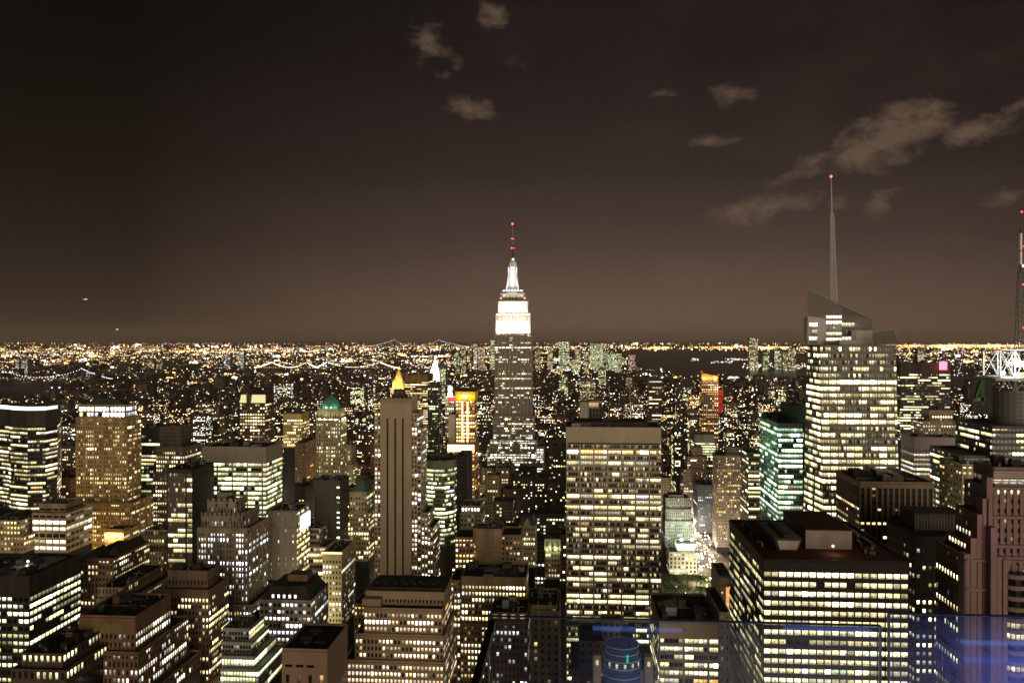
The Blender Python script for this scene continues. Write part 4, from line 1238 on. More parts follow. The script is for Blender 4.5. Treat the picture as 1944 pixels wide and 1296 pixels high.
for k in (4, 5, 8, 11):
    zz = zr - k * 4.1 - 3.8
    for i in range(20):
        a0, a1 = 2 * math.pi * (i + .1) / 20, 2 * math.pi * (i + .9) / 20
        if math.sin((a0 + a1) / 2) < .2:
            mb.quad([(cxr + 5.3 * math.cos(a0), 324 + 5.3 * math.sin(a0), zz), (cxr + 5.3 * math.cos(a1), 324 + 5.3 * math.sin(a1), zz), (cxr + 5.3 * math.cos(a1), 324 + 5.3 * math.sin(a1), zz + 2), (cxr + 5.3 * math.cos(a0), 324 + 5.3 * math.sin(a0), zz + 2)], LIT, pane_colour('warm', .8))
mb.build("round_bay", t, b_)
point_lamp(t, b_, (X(1925, 300), 306, 190), 2600, (.8, .3, .6), 2.0, "added_pink_light")  # added lamp for the pinkish purple glow, which is partly lens flare

# --- faceted glass tower with the lattice spire
def crystal_tower():
    Yf = 545
    z_top = Z(1630, 655, Yf)
    bx, by = X(1620, 560), 565
    base = (bx, by, 0)
    root = thing("faceted_tower", "faceted glass skyscraper with sloping glass crests and a tall white lattice spire", "skyscraper", base)
    frame = masonry((.17, .165, .145), .5, "pewter_frame", .12)
    core = plain("smoky_pane", (.055, .055, .048), .2, 0, .5)
    wm = MB()
    panes = []
    lo = [(X(1517, 578), 578), (X(1573, Yf), Yf), (X(1718, Yf), Yf), (X(1718, Yf), 606)]
    hi = [(X(1533, 578), 578), (X(1559, Yf), Yf + 3), (X(1704, Yf), Yf + 3), (X(1704, Yf), 602)]
    zl = Z(1620, 1000, Yf)
    t0 = zl / z_top
    n = 5
    lerp = lambda a, c, k: (a[0] + (c[0] - a[0]) * k, a[1] + (c[1] - a[1]) * k)
    cxx, cyy = X(1640, 575), 578
    ins = lambda p: (p[0] + (cxx - p[0]) * .05, p[1] + (cyy - p[1]) * .07)
    wm.hexa([(*ins(p), 0) for p in lo[:4]], [(*ins(p), z_top) for p in hi[:4]], core)
    for q in (0, 1):
        a0, a1 = lerp(lo[q], hi[q], t0), lerp(lo[q + 1], hi[q + 1], t0)
        o = G(mode='ribbon', fh=4.3, bw=1.75 if q else 2.4, hf=.58, dep=.25 if q else .1, dim=.4, p=.66, stick=.72, fvar=.40, full=.14, br=1.25, pal='cream', cap=1.5, major=3, mw=2.2, pv=lambda v: 1.5 if v < .42 else (1.05 if v < .8 else .5), dark=lambda u, v: v > .93 and rng.random() < .5)
        for kk, pts, c in facade(wm, a0, a1, hi[q], hi[q + 1], zl, z_top, frame, o):
            panes.append(((q, kk), pts, c))
    wm.quad([(*p, z_top + .05) for p in hi[:4]], ROOF)
    # the rear slab that rises higher on the left
    sl = [(X(1533, 578), 578), (X(1652, 578), 578), (X(1652, 578), 587), (X(1533, 578), 587)]
    zs = Z(1590, 600, 578)
    wm.hexa([(*p, z_top - 1) for p in sl], [(*p, zs if i in (0, 3) else Z(1650, 618, 578)) for i, p in enumerate(sl)], core)
    for (pa, pb, rt, rb) in ((1536, 1552, 612, 652), (1568, 1598, 598, 652), (1598, 1622, 612, 652)):
        o = G(mode='ribbon', fh=4.3, bw=2.0, hf=.55, dep=.2, p=.45, stick=.9, fvar=1.2, full=.3, br=1.3, pal='white', cap=.3)
        a, c = (X(pa, 578), 578), (X(pb, 578), 578)
        for kk, pts, cc in facade(wm, a, c, a, c, Z(1560, rb, 578), Z(1560, rt, 578), frame, o):
            panes.append(((7 + pa, kk), pts, cc))
    wm.build("wall", root, base)
    add_panes(root, base, panes, False)
    def screen(name, px0, px1, r0, r1, rb, Y, nx, bend=None):
        """glass wind screen carried by a light lattice"""
        mb = MB()
        gm = MATS.get("screen")
        if gm is None:
            gm, nt, bs = nodes("wind_screen_glass")
            bs.inputs['Base Color'].default_value = (.06, .065, .055, 1)
            bs.inputs['Roughness'].default_value = .3
            bs.inputs['Specular IOR Level'].default_value = .1
            bs.inputs['Alpha'].default_value = .22
            MATS["screen"] = gm
        xa, xb = X(px0, Y), X(px1, Y)
        za, zb2, z0 = Z(px0, r0, Y), Z(px1, r1, Y), Z(px0, rb, Y)
        mb.hexa([(xa, Y, z0), (xb, Y, z0), (xb, Y + .25, z0), (xa, Y + .25, z0)], [(xa, Y, za), (xb, Y, zb2), (xb, Y + .25, zb2), (xa, Y + .25, za)], gm)
        for i in range(nx + 1):
            k = i / nx
            x, zt = xa + (xb - xa) * k, za + (zb2 - za) * k
            mb.bar((x, Y - .15, z0), (x, Y - .15, zt), .10, DARKSTEEL)
        hmax = max(za, zb2)
        z = z0 + 2.1
        while z < hmax - .5:
            if za > zb2:
                k = 1.0 if z < zb2 else (za - z) / (za - zb2)
                mb.bar((xa, Y - .2, z), (xa + (xb - xa) * k, Y - .2, z), .09, DARKSTEEL)
            else:
                k = 0.0 if z < za else (z - za) / (zb2 - za)
                mb.bar((xa + (xb - xa) * k, Y - .2, z), (xb, Y - .2, z), .09, frame)
            z += 2.1
        mb.bar((xa, Y - .2, za), (xb, Y - .2, zb2), .22, masonry((.3, .29, .26), .5, "crest_edge", .1))
        mb.build(name, root, base)
    screen("glass_crest", 1533.5, 1654, 549, 604, 600, 577, 26)
    screen("glass_crest", 1600, 1655, 580, 604, 640, 576.4, 12)
    screen("glass_crest", 1657, 1697, 631, 625, 657, 552, 9)
    screen("glass_crest", 1697, 1705, 625, 652, 657, 552.3, 3)
    box_part(root, base, "lift_house", X(1622, 570), X(1652, 570), 566, 577, z_top, Z(1636, 627, 570), masonry((.42, .40, .36), .7, "white_lift_house", .1))
    box_part(root, base, "roof_plant", X(1588, 566), X(1648, 566), 560, 566, z_top, z_top + 3.2, masonry((.36, .34, .3), .7, "pale_plant", .2))
    SPIRE = plain("spire_steel", (.32, .32, .31), .5, .2)
    mb = MB()
    sx, sy = X(1582, 583), 583
    zb_, zt_ = Z(1582, 578, 583), Z(1577, 338, 583)
    rad = lambda k: 2.1 * (1 - k) + .55 * k
    lev = 14
    for k in range(lev):
        ka, kb = k / lev * .72, (k + 1) / lev * .72
        za, zc = zb_ + (zt_ - zb_) * ka, zb_ + (zt_ - zb_) * kb
        xa_, xc_ = sx - 1.6 * ka, sx - 1.6 * kb
        ra, rc = rad(ka), rad(kb)
        cs = [(1, 1), (-1, 1), (-1, -1), (1, -1)]
        for i, (ux, uy) in enumerate(cs):
            vx, vy = cs[(i + 1) % 4]
            mb.bar((xa_ + ux * ra, sy + uy * ra, za), (xc_ + ux * rc, sy + uy * rc, zc), .22, SPIRE)
            mb.bar((xa_ + ux * ra, sy + uy * ra, za), (xc_ + vx * rc, sy + vy * rc, zc), .12, SPIRE)
            mb.bar((xa_ + vx * ra, sy + vy * ra, za), (xc_ + ux * rc, sy + uy * rc, zc), .12, SPIRE)
            mb.bar((xa_ + ux * ra, sy + uy * ra, za), (xa_ + vx * ra, sy + vy * ra, za), .12, SPIRE)
    zm = zb_ + (zt_ - zb_) * .72
    mb.bar((sx, sy, zb_ - 6), (sx - 1.15, sy, zm), .35, SPIRE, 8)
    mb.bar((sx - 1.15, sy, zm - 1), (sx - 1.7, sy, zt_), .6, SPIRE, 8, .3)
    mb.build("spire", root, base)
    mb = MB()
    mb.lathe(sx - 1.7, sy, [(.1, zt_), (.8, zt_ + .6), (.8, zt_ + 1.4), (.1, zt_ + 2)], LAMP, 8, (5, .5, .4))
    mb.build("beacon", root, base)
    FOOT.append((lo[0][0], lo[2][0], Yf, 610, "faceted_tower", 1000, 1515, 1720, Yf))
    OCC.append((Yf, 1515, 1715, 655, 1100))
    OCC.append((578, 1533, 1655, 590, 660))
    for u in (-12, 2, 14):
        point_lamp(root, base, (sx + u, 572, zb_ - 14), 900, (1, .85, .6), .8)
crystal_tower()

t, b_, g_ = hero("green_glass_tower", "green-lit glass tower with banded floors and a taller green side block", "office tower", 640,
    [(1478, 1524, 806, 0, 62)], masonry((.20, .27, .20), .6, "green_spandrel", .15), G(mode='ribbon', fh=4.0, bw=2.2, hf=.58, dep=.2, p=.9, stick=.5, fvar=.12, br=1.1, pal='teal', cap=3), so=G(p=.6, br=.9, stick=.55, fvar=.7), yb=985, core=plain("bottle_pane", (.02, .06, .045), .15), gear=2)
x0, x1, y0, y1, zt = g_[0]
box_part(t, b_, "upper_block", X(1500, 660), X(1530, 660), 660, 690, zt, zt + 13, masonry((.09, .20, .12), .6, "green_panel"))
box_part(t, b_, "roof_screen", X(1447, 690), X(1499, 690), 676, 690, zt, zt + 5, DARK)
mb = MB()
xb_, yb_ = X(1443, 700), 700
mb.lathe(xb_, yb_, [(.1, zt + .8), (.6, zt + 1.4), (.6, zt + 2.0), (.1, zt + 2.6)], LAMP, 8, (2.5, 4, 5))
mb.build("blue_lamp", t, b_)
for k in range(3):
    point_lamp(t, b_, (X(1446, 660) - 6, 655 + 16 * k, zt - 20), 3500, (.3, 1, .55), .8)

t, b_, g_ = hero("dark_slab_tower", "wide black slab tower of lit ribbons with a glowing red sign on top", "skyscraper", 1250,
    [(1709, 1804, 690, 0, 40, G(cap=16, capm=DARK))], masonry((.05, .045, .05), .7, "black_plum"), G(mode='ribbon', fh=4.0, bw=2.6, hf=.5, dep=.2, p=.42, stick=.72, fvar=.5, full=.08, br=1.2, pal='cream', cap=16), yb=830, core=BLACKGLASS, gear=3)
x0, x1, y0, y1, zt = g_[0]
mb = MB()
mb.box(x1 - 16, x1 - 5, y0 - 1.2, y0 - .6, zt - 9, zt + 3.2, LAMP, (3.2, .55, .85))
mb.build("red_sign", t, b_)
point_lamp(t, b_, (x1 - 10, y0 - 9, zt - 3), 16000, (1, .08, .16), 1.0, "sign_glow")
hero("tan_deco_tower", "tan stepped stone tower with a blank upper stage before the black slab", "building", 900,
    [(1764, 1809, 780, 3, 20, G(p=.05, cap=11)), (1752, 1816, 801, 0, 30, G(p=.28))], masonry((.27, .21, .16), .85, "faded_tan"), G(mode='grid', fh=3.8, bw=2.6, wf=.45, hf=.5, p=.25, br=1.2, pal='cream'), yb=835, gear=2)
hero("pinstripe_block", "flat-topped block with close silvery vertical fins and a few blazing ribbons", "office tower", 700,
    [(1735, 1823, 832, 0, 26)], masonry((.30, .25, .26), .6, "silver_fin", .1), G(mode='pier', fh=4.0, bw=1.15, wf=.5, hf=.45, p=.38, stick=.9, fvar=1.0, full=.22, br=1.0, pal='white', cap=9, dep=.5), so=G(p=.3), yb=985, gear=3)
hero("tan_flank_block", "narrow cream block with vertical window strips lit from below", "building", 520, [(1826, 1858, 884, 0, 30)], masonry((.36, .32, .22), .85, "cream_grid"), G(mode='pier', fh=4, bw=4.0, wf=.55, hf=.4, p=.3, br=1.0, pal='warm', dep=.5), so=G(p=.1), yb=1015, gear=2)

def mast_tower():
    Yf = 545
    root, base, g = hero("mast_tower", "dark glass tower with a green 4, a white lit roof frame and tall mast", "skyscraper", Yf,
        [(1884, 1990, 812, 0, 50), (1830, 1990, 868, 6, 50, G(p=.2))], masonry((.10, .11, .12), .5, "grey_blue_mullion"), G(mode='grid', fh=4.0, bw=2.4, wf=.8, hf=.5, p=.26, br=1.1, pal='cream', stick=.6, dep=.15), so=G(p=.2), yb=1010, core=plain("blue_pane", (.05, .06, .075), .2), gear=0)
    cxm, cym = X(1932, 575), 578
    mb = MB()
    z0, z1 = Z(1920, 815, 560), Z(1920, 742, 560)
    mb.lathe(cxm, cym, [(15.5, z0 - 1), (15.5, z1)], masonry((.15, .15, .15), .5, "drum_cladding", .1), 28)
    for k in range(9):
        zz = z0 + (z1 - z0) * (k + .5) / 9
        mb.lathe(cxm, cym, [(15.5, zz), (15.85, zz), (15.85, zz + .7), (15.5, zz + .7)], STEEL, 28, cap=False)
    mb.build("roof_drum", root, base)
    mb = MB()
    for k in range(4):
        zz = z0 + 5 + k * 5.4
        for i in range(5):
            a = -1.30 + i * .08
            ca, sa = math.cos(a), math.sin(a)
            c2, s2 = math.cos(a + .07), math.sin(a + .07)
            mb.quad([(cxm + 16.0 * ca, cym + 16.0 * sa, zz), (cxm + 16.0 * c2, cym + 16.0 * s2, zz), (cxm + 16.0 * c2, cym + 16.0 * s2, zz + 2), (cxm + 16.0 * ca, cym + 16.0 * sa, zz + 2)], LIT, (1.2, 1.2, 1.1))
    mb.build("lit_band", root, base)
    # the number on its dark lattice panel
    Yn = 552
    mb = MB()
    xa, xb, zb, zt = X(1846, Yn), X(1884, Yn), Z(1865, 782, Yn), Z(1865, 716, Yn)
    mb.box(xa, xb, Yn + .6, Yn + 2, zb, zt, DARK)
    for i in range(7):
        u = xa + (xb - xa) * i / 6
        mb.bar((u, Yn + .4, zb - 4), (u, Yn + .4, zt), .12, DARKSTEEL)
    for i in range(9):
        z = zb + (zt - zb) * i / 8
        mb.bar((xa, Yn + .4, z), (xb, Yn + .4, z), .12, DARKSTEEL)
    mb.build("sign_panel", root, base)
    mb = MB()
    gm = masonry((.035, .11, .05), .6, "green_enamel", .15)
    q = lambda px, py: (X(px, Yn), Yn - .1, Z(px, py, Yn))
    def bar4(a, c, r):
        mb.bar(q(*a), q(*c), r, gm)
    mb.hexa([q(1862, 770), q(1869, 770), (q(1869, 770)[0], Yn + .5, q(1869, 770)[2]), (q(1862, 770)[0], Yn + .5, q(1862, 770)[2])], [q(1862, 722), q(1869, 722), (q(1869, 722)[0], Yn + .5, q(1869, 722)[2]), (q(1862, 722)[0], Yn + .5, q(1862, 722)[2])], gm)
    mb.hexa([q(1848, 761), q(1870.5, 761), (q(1870.5, 761)[0], Yn + .6, q(1870.5, 761)[2]), (q(1848, 761)[0], Yn + .6, q(1848, 761)[2])], [q(1848, 754.5), q(1870.5, 754.5), (q(1870.5, 754.5)[0], Yn + .6, q(1870.5, 754.5)[2]), (q(1848, 754.5)[0], Yn + .6, q(1848, 754.5)[2])], masonry((.10, .24, .10), .6, "green_enamel_bar", .1))
    bar4((1851, 758), (1864, 722), 1.15)
    mb.build("numeral_sign", root, base)
    # lattice cube and mast
    mb = MB()
    Yc = 562
    xs = [X(1899, Yc), X(1927, Yc), X(1955, Yc)]
    z0, z1 = Z(1920, 716, Yc), Z(1920, 664, Yc)
    for yy in (Yc, Yc + 22):
        for x in xs:
            mb.bar((x, yy, z0), (x, yy, z1), .55, WHITEMETAL)
        for z in (z0, z1):
            mb.bar((xs[0], yy, z), (xs[-1], yy, z), .55, WHITEMETAL)
        for xa_, xb_ in zip(xs, xs[1:]):
            mb.bar((xa_, yy, z0), (xb_, yy, z1), .3, WHITEMETAL)
            mb.bar((xa_, yy, z1), (xb_, yy, z0), .3, WHITEMETAL)
    for x in (xs[0], xs[-1]):
        for z in (z0, z1):
            mb.bar((x, Yc, z), (x, Yc + 22, z), .45, WHITEMETAL)
        mb.bar((x, Yc, z0), (x, Yc + 22, z1), .28, WHITEMETAL)
    mb.build("roof_frame", root, base)
    mb = MB()
    zb3 = Z(1920, 742, Yc)
    for x, x2 in ((xs[0] - 2, xs[0] + 8), (xs[0] + 8, xs[1]), (xs[1], xs[1] + 10)):
        mb.bar((x, Yc - 2, zb3), ((x + x2) / 2, Yc - 2, z0 - 1), .3, STEEL)
        mb.bar((x2, Yc - 2, zb3), ((x + x2) / 2, Yc - 2, z0 - 1), .3, STEEL)
    mb.build("strut_frame", root, base)
    box_part(root, base, "frame_deck", xs[0] - 5, xs[-1] + 2, Yc - 4, Yc + 26, z0 - 2.2, z0 - .6, STEEL)
    for (px_, py_, s_) in ((1940, 690, 2.6), (1933, 684, 1.4), (1909, 708, 1.5), (1938, 712, 1.6), (1925, 690, 1.1)):
        mb = MB()
        x, z = X(px_, Yc), Z(px_, py_, Yc)
        mb.lathe(x, Yc + 3, [(.1, z - s_), (s_, z - s_ * .3), (s_, z + s_ * .3), (.1, z + s_)], LAMP, 10, (5, 5.6, 5.6))
        mb.build("floodlight_mast", root, base)
    for (px_, py_) in ((1915, 690), (1938, 680), (1925, 704)):
        point_lamp(root, base, (X(px_, Yc), Yc - 6, Z(px_, py_, Yc)), 4500, (.85, 1, 1), .5)
        point_lamp(root, base, (X(px_, Yc), Yc + 8, Z(px_, py_, Yc)), 3000, (.85, 1, 1), .5)
    mb = MB()
    mx, my = X(1937, 574), 574
    zc = lambda py: Z(1937, py, 574)
    z = zc(664)
    lev = 16
    for k in range(lev):
        ka, kb = k / lev, (k + 1) / lev
        za, zb_ = z + (zc(512) - z) * ka, z + (zc(512) - z) * kb
        ra, rb_ = 2.5 - 1.4 * ka, 2.5 - 1.4 * kb
        cs = [(1, 1), (-1, 1), (-1, -1), (1, -1)]
        for i, (ux, uy) in enumerate(cs):
            vx, vy = cs[(i + 1) % 4]
            mb.bar((mx + ux * ra, my + uy * ra, za), (mx + ux * rb_, my + uy * rb_, zb_), .28, DARKSTEEL)
            mb.bar((mx + ux * ra, my + uy * ra, za), (mx + vx * rb_, my + vy * rb_, zb_), .16, STEEL)
            mb.bar((mx + ux * ra, my + uy * ra, za), (mx + vx * ra, my + vy * ra, za), .16, STEEL)
    for k in range(8):
        zz = zc(575) + (zc(550) - zc(575)) * k / 7
        mb.bar((mx - 2.6, my, zz), (mx + 2.6, my, zz), .18, STEEL)
    mb.bar((mx, my, zc(520)), (mx, my, zc(436)), .7, DARKSTEEL, 8)
    mb.bar((mx, my, zc(475)), (mx, my, zc(443)), 1.05, WHITEMETAL, 10)
    mb.bar((mx, my, zc(502)), (mx, my, zc(477)), 1.05, WHITEMETAL, 10)
    mb.bar((mx, my, zc(436)), (mx, my, zc(405)), .18, DARKSTEEL)
    mb.build("antenna_mast", root, base)
    for py_, c_, s_ in ((403, (5, .3, .2), .7), (468, (4, .25, .2), .5), (505, (5, 5, 6), .8), (540, (5, .3, .3), .7), (622, (4, .2, .3), .6)):
        mb = MB()
        mb.lathe(mx + (1.2 if py_ != 403 else 0), my - 1.5, [(.1, zc(py_) - s_), (s_, zc(py_)), (.1, zc(py_) + s_)], LAMP, 8, c_)
        mb.build("beacon", root, base)
    mb = MB()
    for k in range(4):
        mb.lathe(mx - 3.5, my, [(.1, zc(607) + .1), (1.1, zc(607) + .7), (.1, zc(607) + 1.2)], WHITEMETAL, 10)
    mb.build("dish", root, base)
mast_tower()

# --- the great floodlit art deco skyscraper
def great_tower():
    Yf = 1270
    lime = masonry((.25, .225, .185), .8, "grey_limestone", .15)
    o = G(mode='pier', fh=3.75, bw=1.95, wf=.46, hf=.6, p=.15, stick=.65, fvar=1.0, full=.05, br=1.8, pal='white', dep=.6, major=3, dim=.05)
    root, base, g = hero("floodlit_skyscraper", "great limestone skyscraper with a dazzling white floodlit crown, mast and antenna", "skyscraper", Yf,
        [(950, 996, 557, 12, 20, G(p=0)), (946, 1001, 572, 8, 30, G(p=0)), (941.5, 1006.5, 596, 4, 36, G(p=0)), (939, 1009, 636, 0, 44, G(p=.15)), (936, 1013, 790, -3, 50, G(p=.26)), (930, 1018, 835, -8, 56, G(p=.5, br=1.7)), (925, 932, 850, 0, 40, G(ground=True, p=.3)), (1018, 1032, 848, 0, 40, G(ground=True, p=.4))],
        lime, o, yb=895, gear=0, parapet=.8, spand=masonry((.06, .055, .05), .8, "dark_spandrel", .1))
    zt = g[0][4]
    cxm = X(973.5, Yf + 24)
    cym = Yf + 24
    zc = lambda py: Z(973.5, py, cym)
    white = masonry((.5, .5, .5), .5, "aluminium_skin", .08)
    mb = MB()
    mb.lathe(cxm, cym, [(15, zc(557)), (13.5, zc(552)), (9.5, zc(546)), (8.2, zc(535)), (7.2, zc(522)), (6.8, zc(506)), (6.2, zc(499)), (4.5, zc(495)), (2.6, zc(490))], white, 16)
    for a in range(4):
        ca, sa = math.cos(a * math.pi / 2 + math.pi / 4), math.sin(a * math.pi / 2 + math.pi / 4)
        mb.hexa([(cxm + ca * 14 - 1.2, cym + sa * 14 - 1.2, zc(557)), (cxm + ca * 14 + 1.2, cym + sa * 14 - 1.2, zc(557)), (cxm + ca * 14 + 1.2, cym + sa * 14 + 1.2, zc(557)), (cxm + ca * 14 - 1.2, cym + sa * 14 + 1.2, zc(557))],
                [(cxm + ca * 7 - 1, cym + sa * 7 - 1, zc(512)), (cxm + ca * 7 + 1, cym + sa * 7 - 1, zc(512)), (cxm + ca * 7 + 1, cym + sa * 7 + 1, zc(512)), (cxm + ca * 7 - 1, cym + sa * 7 + 1, zc(512))], white)
    mb.build("mooring_mast", root, base)
    mb = MB()
    mb.box(cxm - 2.2, cxm + 2.2, cym - 9.0, cym - 7.4, zc(549), zc(508), LAMP, (2.2, 2.4, 2.9))
    for s_ in (-1, 1):
        mb.box(cxm + s_ * 6.4 - .7, cxm + s_ * 6.4 + .7, cym - 6.5, cym - 5.4, zc(545), zc(508), LAMP, (1.3, 1.4, 1.6))
    mb.build("lit_mast_window", root, base)
    mb = MB()
    mb.bar((cxm, cym, zc(492)), (cxm, cym, zc(465)), 1.5, DARKSTEEL, 8, 1.2)
    mb.bar((cxm, cym, zc(465)), (cxm, cym, zc(448)), 1.0, STEEL, 8, .9)
    mb.bar((cxm, cym, zc(448)), (cxm, cym, zc(426)), .7, STEEL, 6, .35)
    for py_ in (484, 478, 470, 460, 452):
        mb.lathe(cxm, cym, [(1.3, zc(py_)), (1.9, zc(py_) + .5), (1.9, zc(py_) + 1.8), (1.3, zc(py_) + 2.2)], DARKSTEEL, 8)
    mb.build("antenna", root, base)
    for px_, py_, c_, s_ in ((973, 425, (5, .5, .5), 1.7), (972, 453, (4, .3, .3), 1.2), (975, 454, (2.5, .3, .3), .9), (971.5, 471, (4.5, .4, .4), 1.3), (976, 471, (3, .3, .3), 1.0), (974, 492, (5, 3.2, 2.8), 1.4), (951, 566, (2, .9, .8), 1.6), (996, 566, (2, .9, .8), 1.6), (957, 561, (3, 1.2, 1), 1.2), (990, 561, (3, 1.2, 1), 1.2)):
        mb = MB()
        p_ = P(px_, py_, Yf + (20 if py_ < 500 else 9))
        mb.lathe(p_.x, p_.y, [(.1, p_.z - s_), (s_, p_.z - s_ * .3), (s_, p_.z + s_ * .3), (.1, p_.z + s_)], LAMP, 8, c_)
        mb.build("beacon", root, base)
    mb = MB()
    for i in range(11):
        a = math.pi + math.pi * i / 10
        p_ = (cxm + 15.5 * math.cos(a), cym + 13 * math.sin(a), zc(552))
        mb.lathe(p_[0], p_[1], [(.1, p_[2] - .8), (.9, p_[2]), (.1, p_[2] + .8)], LAMP, 6, (4, 4.4, 5))
    mb.build("ring_lamp", root, base)
    # floodlights on the setbacks
    warm = (1, .90, .80)
    zl = g[3][4]
    for k in range(6):
        x = X(945 + 58 * k / 5, Yf)
        spot_lamp(root, base, (x, Yf - 13, zl - 3), (x, Yf + 5, zl + 20), 185000, warm, 74, 1)
        if True:
            spot_lamp(root, base, (x, Yf - 8, g[2][4] - 3), (x, Yf + 8, g[2][4] + 13), 85000, warm, 74, 1)
    for s_ in (-1, 0, 1):
        spot_lamp(root, base, (cxm + s_ * 9, cym - 20, zc(556)), (cxm + s_ * 2, cym, zc(532)), 4500, (.85, .95, 1), 62, .8)
great_tower()

# --- gilded pyramid, white clock tower, lantern tower
def spire_building(name, label, Y, pxl, pxr, row, spire_rows, spire_half, mat, lamps, wallm, yb, lamp_e, lampc, lantern=None):
    root, base, g = hero(name, label, "skyscraper", Y, [(pxl, pxr, row, 0, (pxr - pxl) * Y / F_PX)], wallm, G(mode='pier', fh=4, bw=3, wf=.45, hf=.5, p=.25, br=1.1, pal='warm'), yb=yb, gear=0)
    x0, x1, y0, y1, zt = g[0]
    cx_, cy_ = (x0 + x1) / 2, (y0 + y1) / 2
    mb = MB()
    prev = None
    mpx = Y / F_PX
    for row_, half in zip(spire_rows, spire_half):
        z = Z((pxl + pxr) / 2, row_, cy_)
        h = half * mpx
        ring = [(cx_ - h, cy_ - h, z), (cx_ + h, cy_ - h, z), (cx_ + h, cy_ + h, z), (cx_ - h, cy_ + h, z)]
        if prev:
            mb.hexa(prev, ring, mat)
        prev = ring
    mb.build("spire", root, base)
    if lantern:
        mb = MB()
        zl = Z((pxl + pxr) / 2, spire_rows[-1], cy_)
        r = lantern[0] * mpx
        mb.lathe(cx_, cy_, [(.1, zl - r), (r, zl - r * .3), (r, zl + r * .5), (.1, zl + 1.6 * r)], LAMP, 8, lantern[1])
        mb.build("lantern", root, base)
    for (px_, py_) in lamps:
        point_lamp(root, base, P(px_, py_, y0 - 10), lamp_e, lampc, 2)
    return root, base, g
spire_building("gilded_roof_building", "building with a tall gilded pyramid roof glowing gold", 1950, 741, 768, 738, (738, 726, 716, 708, 700), (12, 9, 6, 3.2, .8), masonry((.60, .40, .11), .55, "gold_leaf", .3),
               [(742, 735), (755, 738), (768, 735), (755, 718)], masonry((.36, .3, .22), .85, "warm_limestone"), 760, 26000, (1, .76, .36), (1.6, (4, 3, 1.4)))
spire_building("clock_tower", "slim white marble clock tower floodlit to a tall pyramid tip", 1920, 816, 834, 712, (712, 706, 700, 692, 684, 678), (9, 8.6, 7, 4.5, 2.5, 1), masonry((.6, .58, .52), .7, "white_marble", .08),
               [(815, 715), (825, 720), (834, 715), (825, 700), (818, 690), (833, 690), (839, 735)], masonry((.5, .48, .44), .8, "pale_marble", .08), 870, 34000, (1, .95, .88), (2.2, (5, 4, 3)))
spire_building("lantern_tower", "stone tower topped with a white lantern over a red-lit base", 1430, 845, 862, 758, (758, 752, 744, 738), (7, 5.5, 4, 3), masonry((.5, .5, .45), .7, "pale_lantern", .1),
               [(846, 748), (854, 750), (862, 748)], masonry((.25, .22, .18), .85, "drab_stone"), 835, 22000, (.95, 1, .85), (4.5, (3, 3.2, 2.6)))
o_ = bpy.data.objects["lantern_tower"]
mb = MB()
mb.box(X(849, 1426), X(866, 1426), 1426, 1429, Z(855, 761, 1426), Z(855, 754, 1426), LAMP, (1.6, .12, .10))
mb.build("red_sign", o_, tuple(o_.location))

# --- round blue pavilion on the roof right below the parapet
def blue_drum():
    Y = 300
    cx_, cy_ = X(1181, 312), 312
    base = (cx_, cy_, 0)
    root = thing("round_pavilion", "round blue-lit glass rooftop drum with white ring cornices between two stone turrets", "pavilion", base)
    bm, nt, bs = nodes("blue_lit_glass")
    bs.inputs['Base Color'].default_value = (.03, .045, .07, 1)
    bs.inputs['Roughness'].default_value = .15
    bs.inputs['Emission Color'].default_value = (.035, .09, .28, 1)
    bs.inputs['Emission Strength'].default_value = .12
    mb = MB()
    zt = Z(1181, 1240, 302)
    mb.lathe(cx_, cy_, [(7.2, 60), (7.2, zt - 4.6), (6.3, zt - 4.6), (6.3, zt)], bm, 32)
    mb.build("glass_drum", root, base)
    wm_ = masonry((.45, .47, .5), .5, "pale_ring", .1)
    for z, r in ((zt, 6.35), (zt - 2.6, 6.4), (zt - 4.7, 7.25), (zt - 7.5, 7.3), (zt - 11, 7.3)):
        mb = MB()
        mb.lathe(cx_, cy_, [(r, z - .14), (r + .18, z - .14), (r + .18, z + .14), (r, z + .14)], wm_, 32, cap=False)
        mb.build("ring_cornice", root, base)
    box_part(root, base, "teal_lamp", cx_ + 1.2, cx_ + 2.0, cy_ - 7.6, cy_ - 7.3, zt - 4.4, zt - 1.6, LAMP, (.02, .55, .42))
    for i in range(5):
        a = -math.pi / 2 + (i - 2) * .42 + .1
        u, v = cx_ + 7.3 * math.cos(a), cy_ + 7.3 * math.sin(a)
        mb = MB()
        du, dv = -math.sin(a) * .45, math.cos(a) * .45
        mb.quad([(u - du, v - dv, zt - 7.2), (u + du, v + dv, zt - 7.2), (u + du, v + dv, zt - 5.4), (u - du, v - dv, zt - 5.4)], LIT, (.9, .85, .6))
        mb.build("window", root, base)
    for s_ in (-1, 1):
        mb = MB()
        mb.box(cx_ + s_ * 9.6 - 1.5, cx_ + s_ * 9.6 + 1.5, cy_ - 6, cy_ - 2, 60, zt - 2.6, masonry((.26, .22, .2), .85, "turret_stone"))
        mb.build("turret", root, base)
        mb = MB()
        mb.box(cx_ + s_ * 9.6 - .5, cx_ + s_ * 9.6 + .5, cy_ - 6.15, cy_ - 6.02, zt - 6.2, zt - 4.4, LAMP, (.9, .75, .4))
        mb.build("window", root, base)
    FOOT.append((cx_ - 12, cx_ + 12, 300, 325, "round_pavilion", 1330, 1120, 1240, 300))
    OCC.append((300, 1125, 1235, 1236, 1330))
blue_drum()

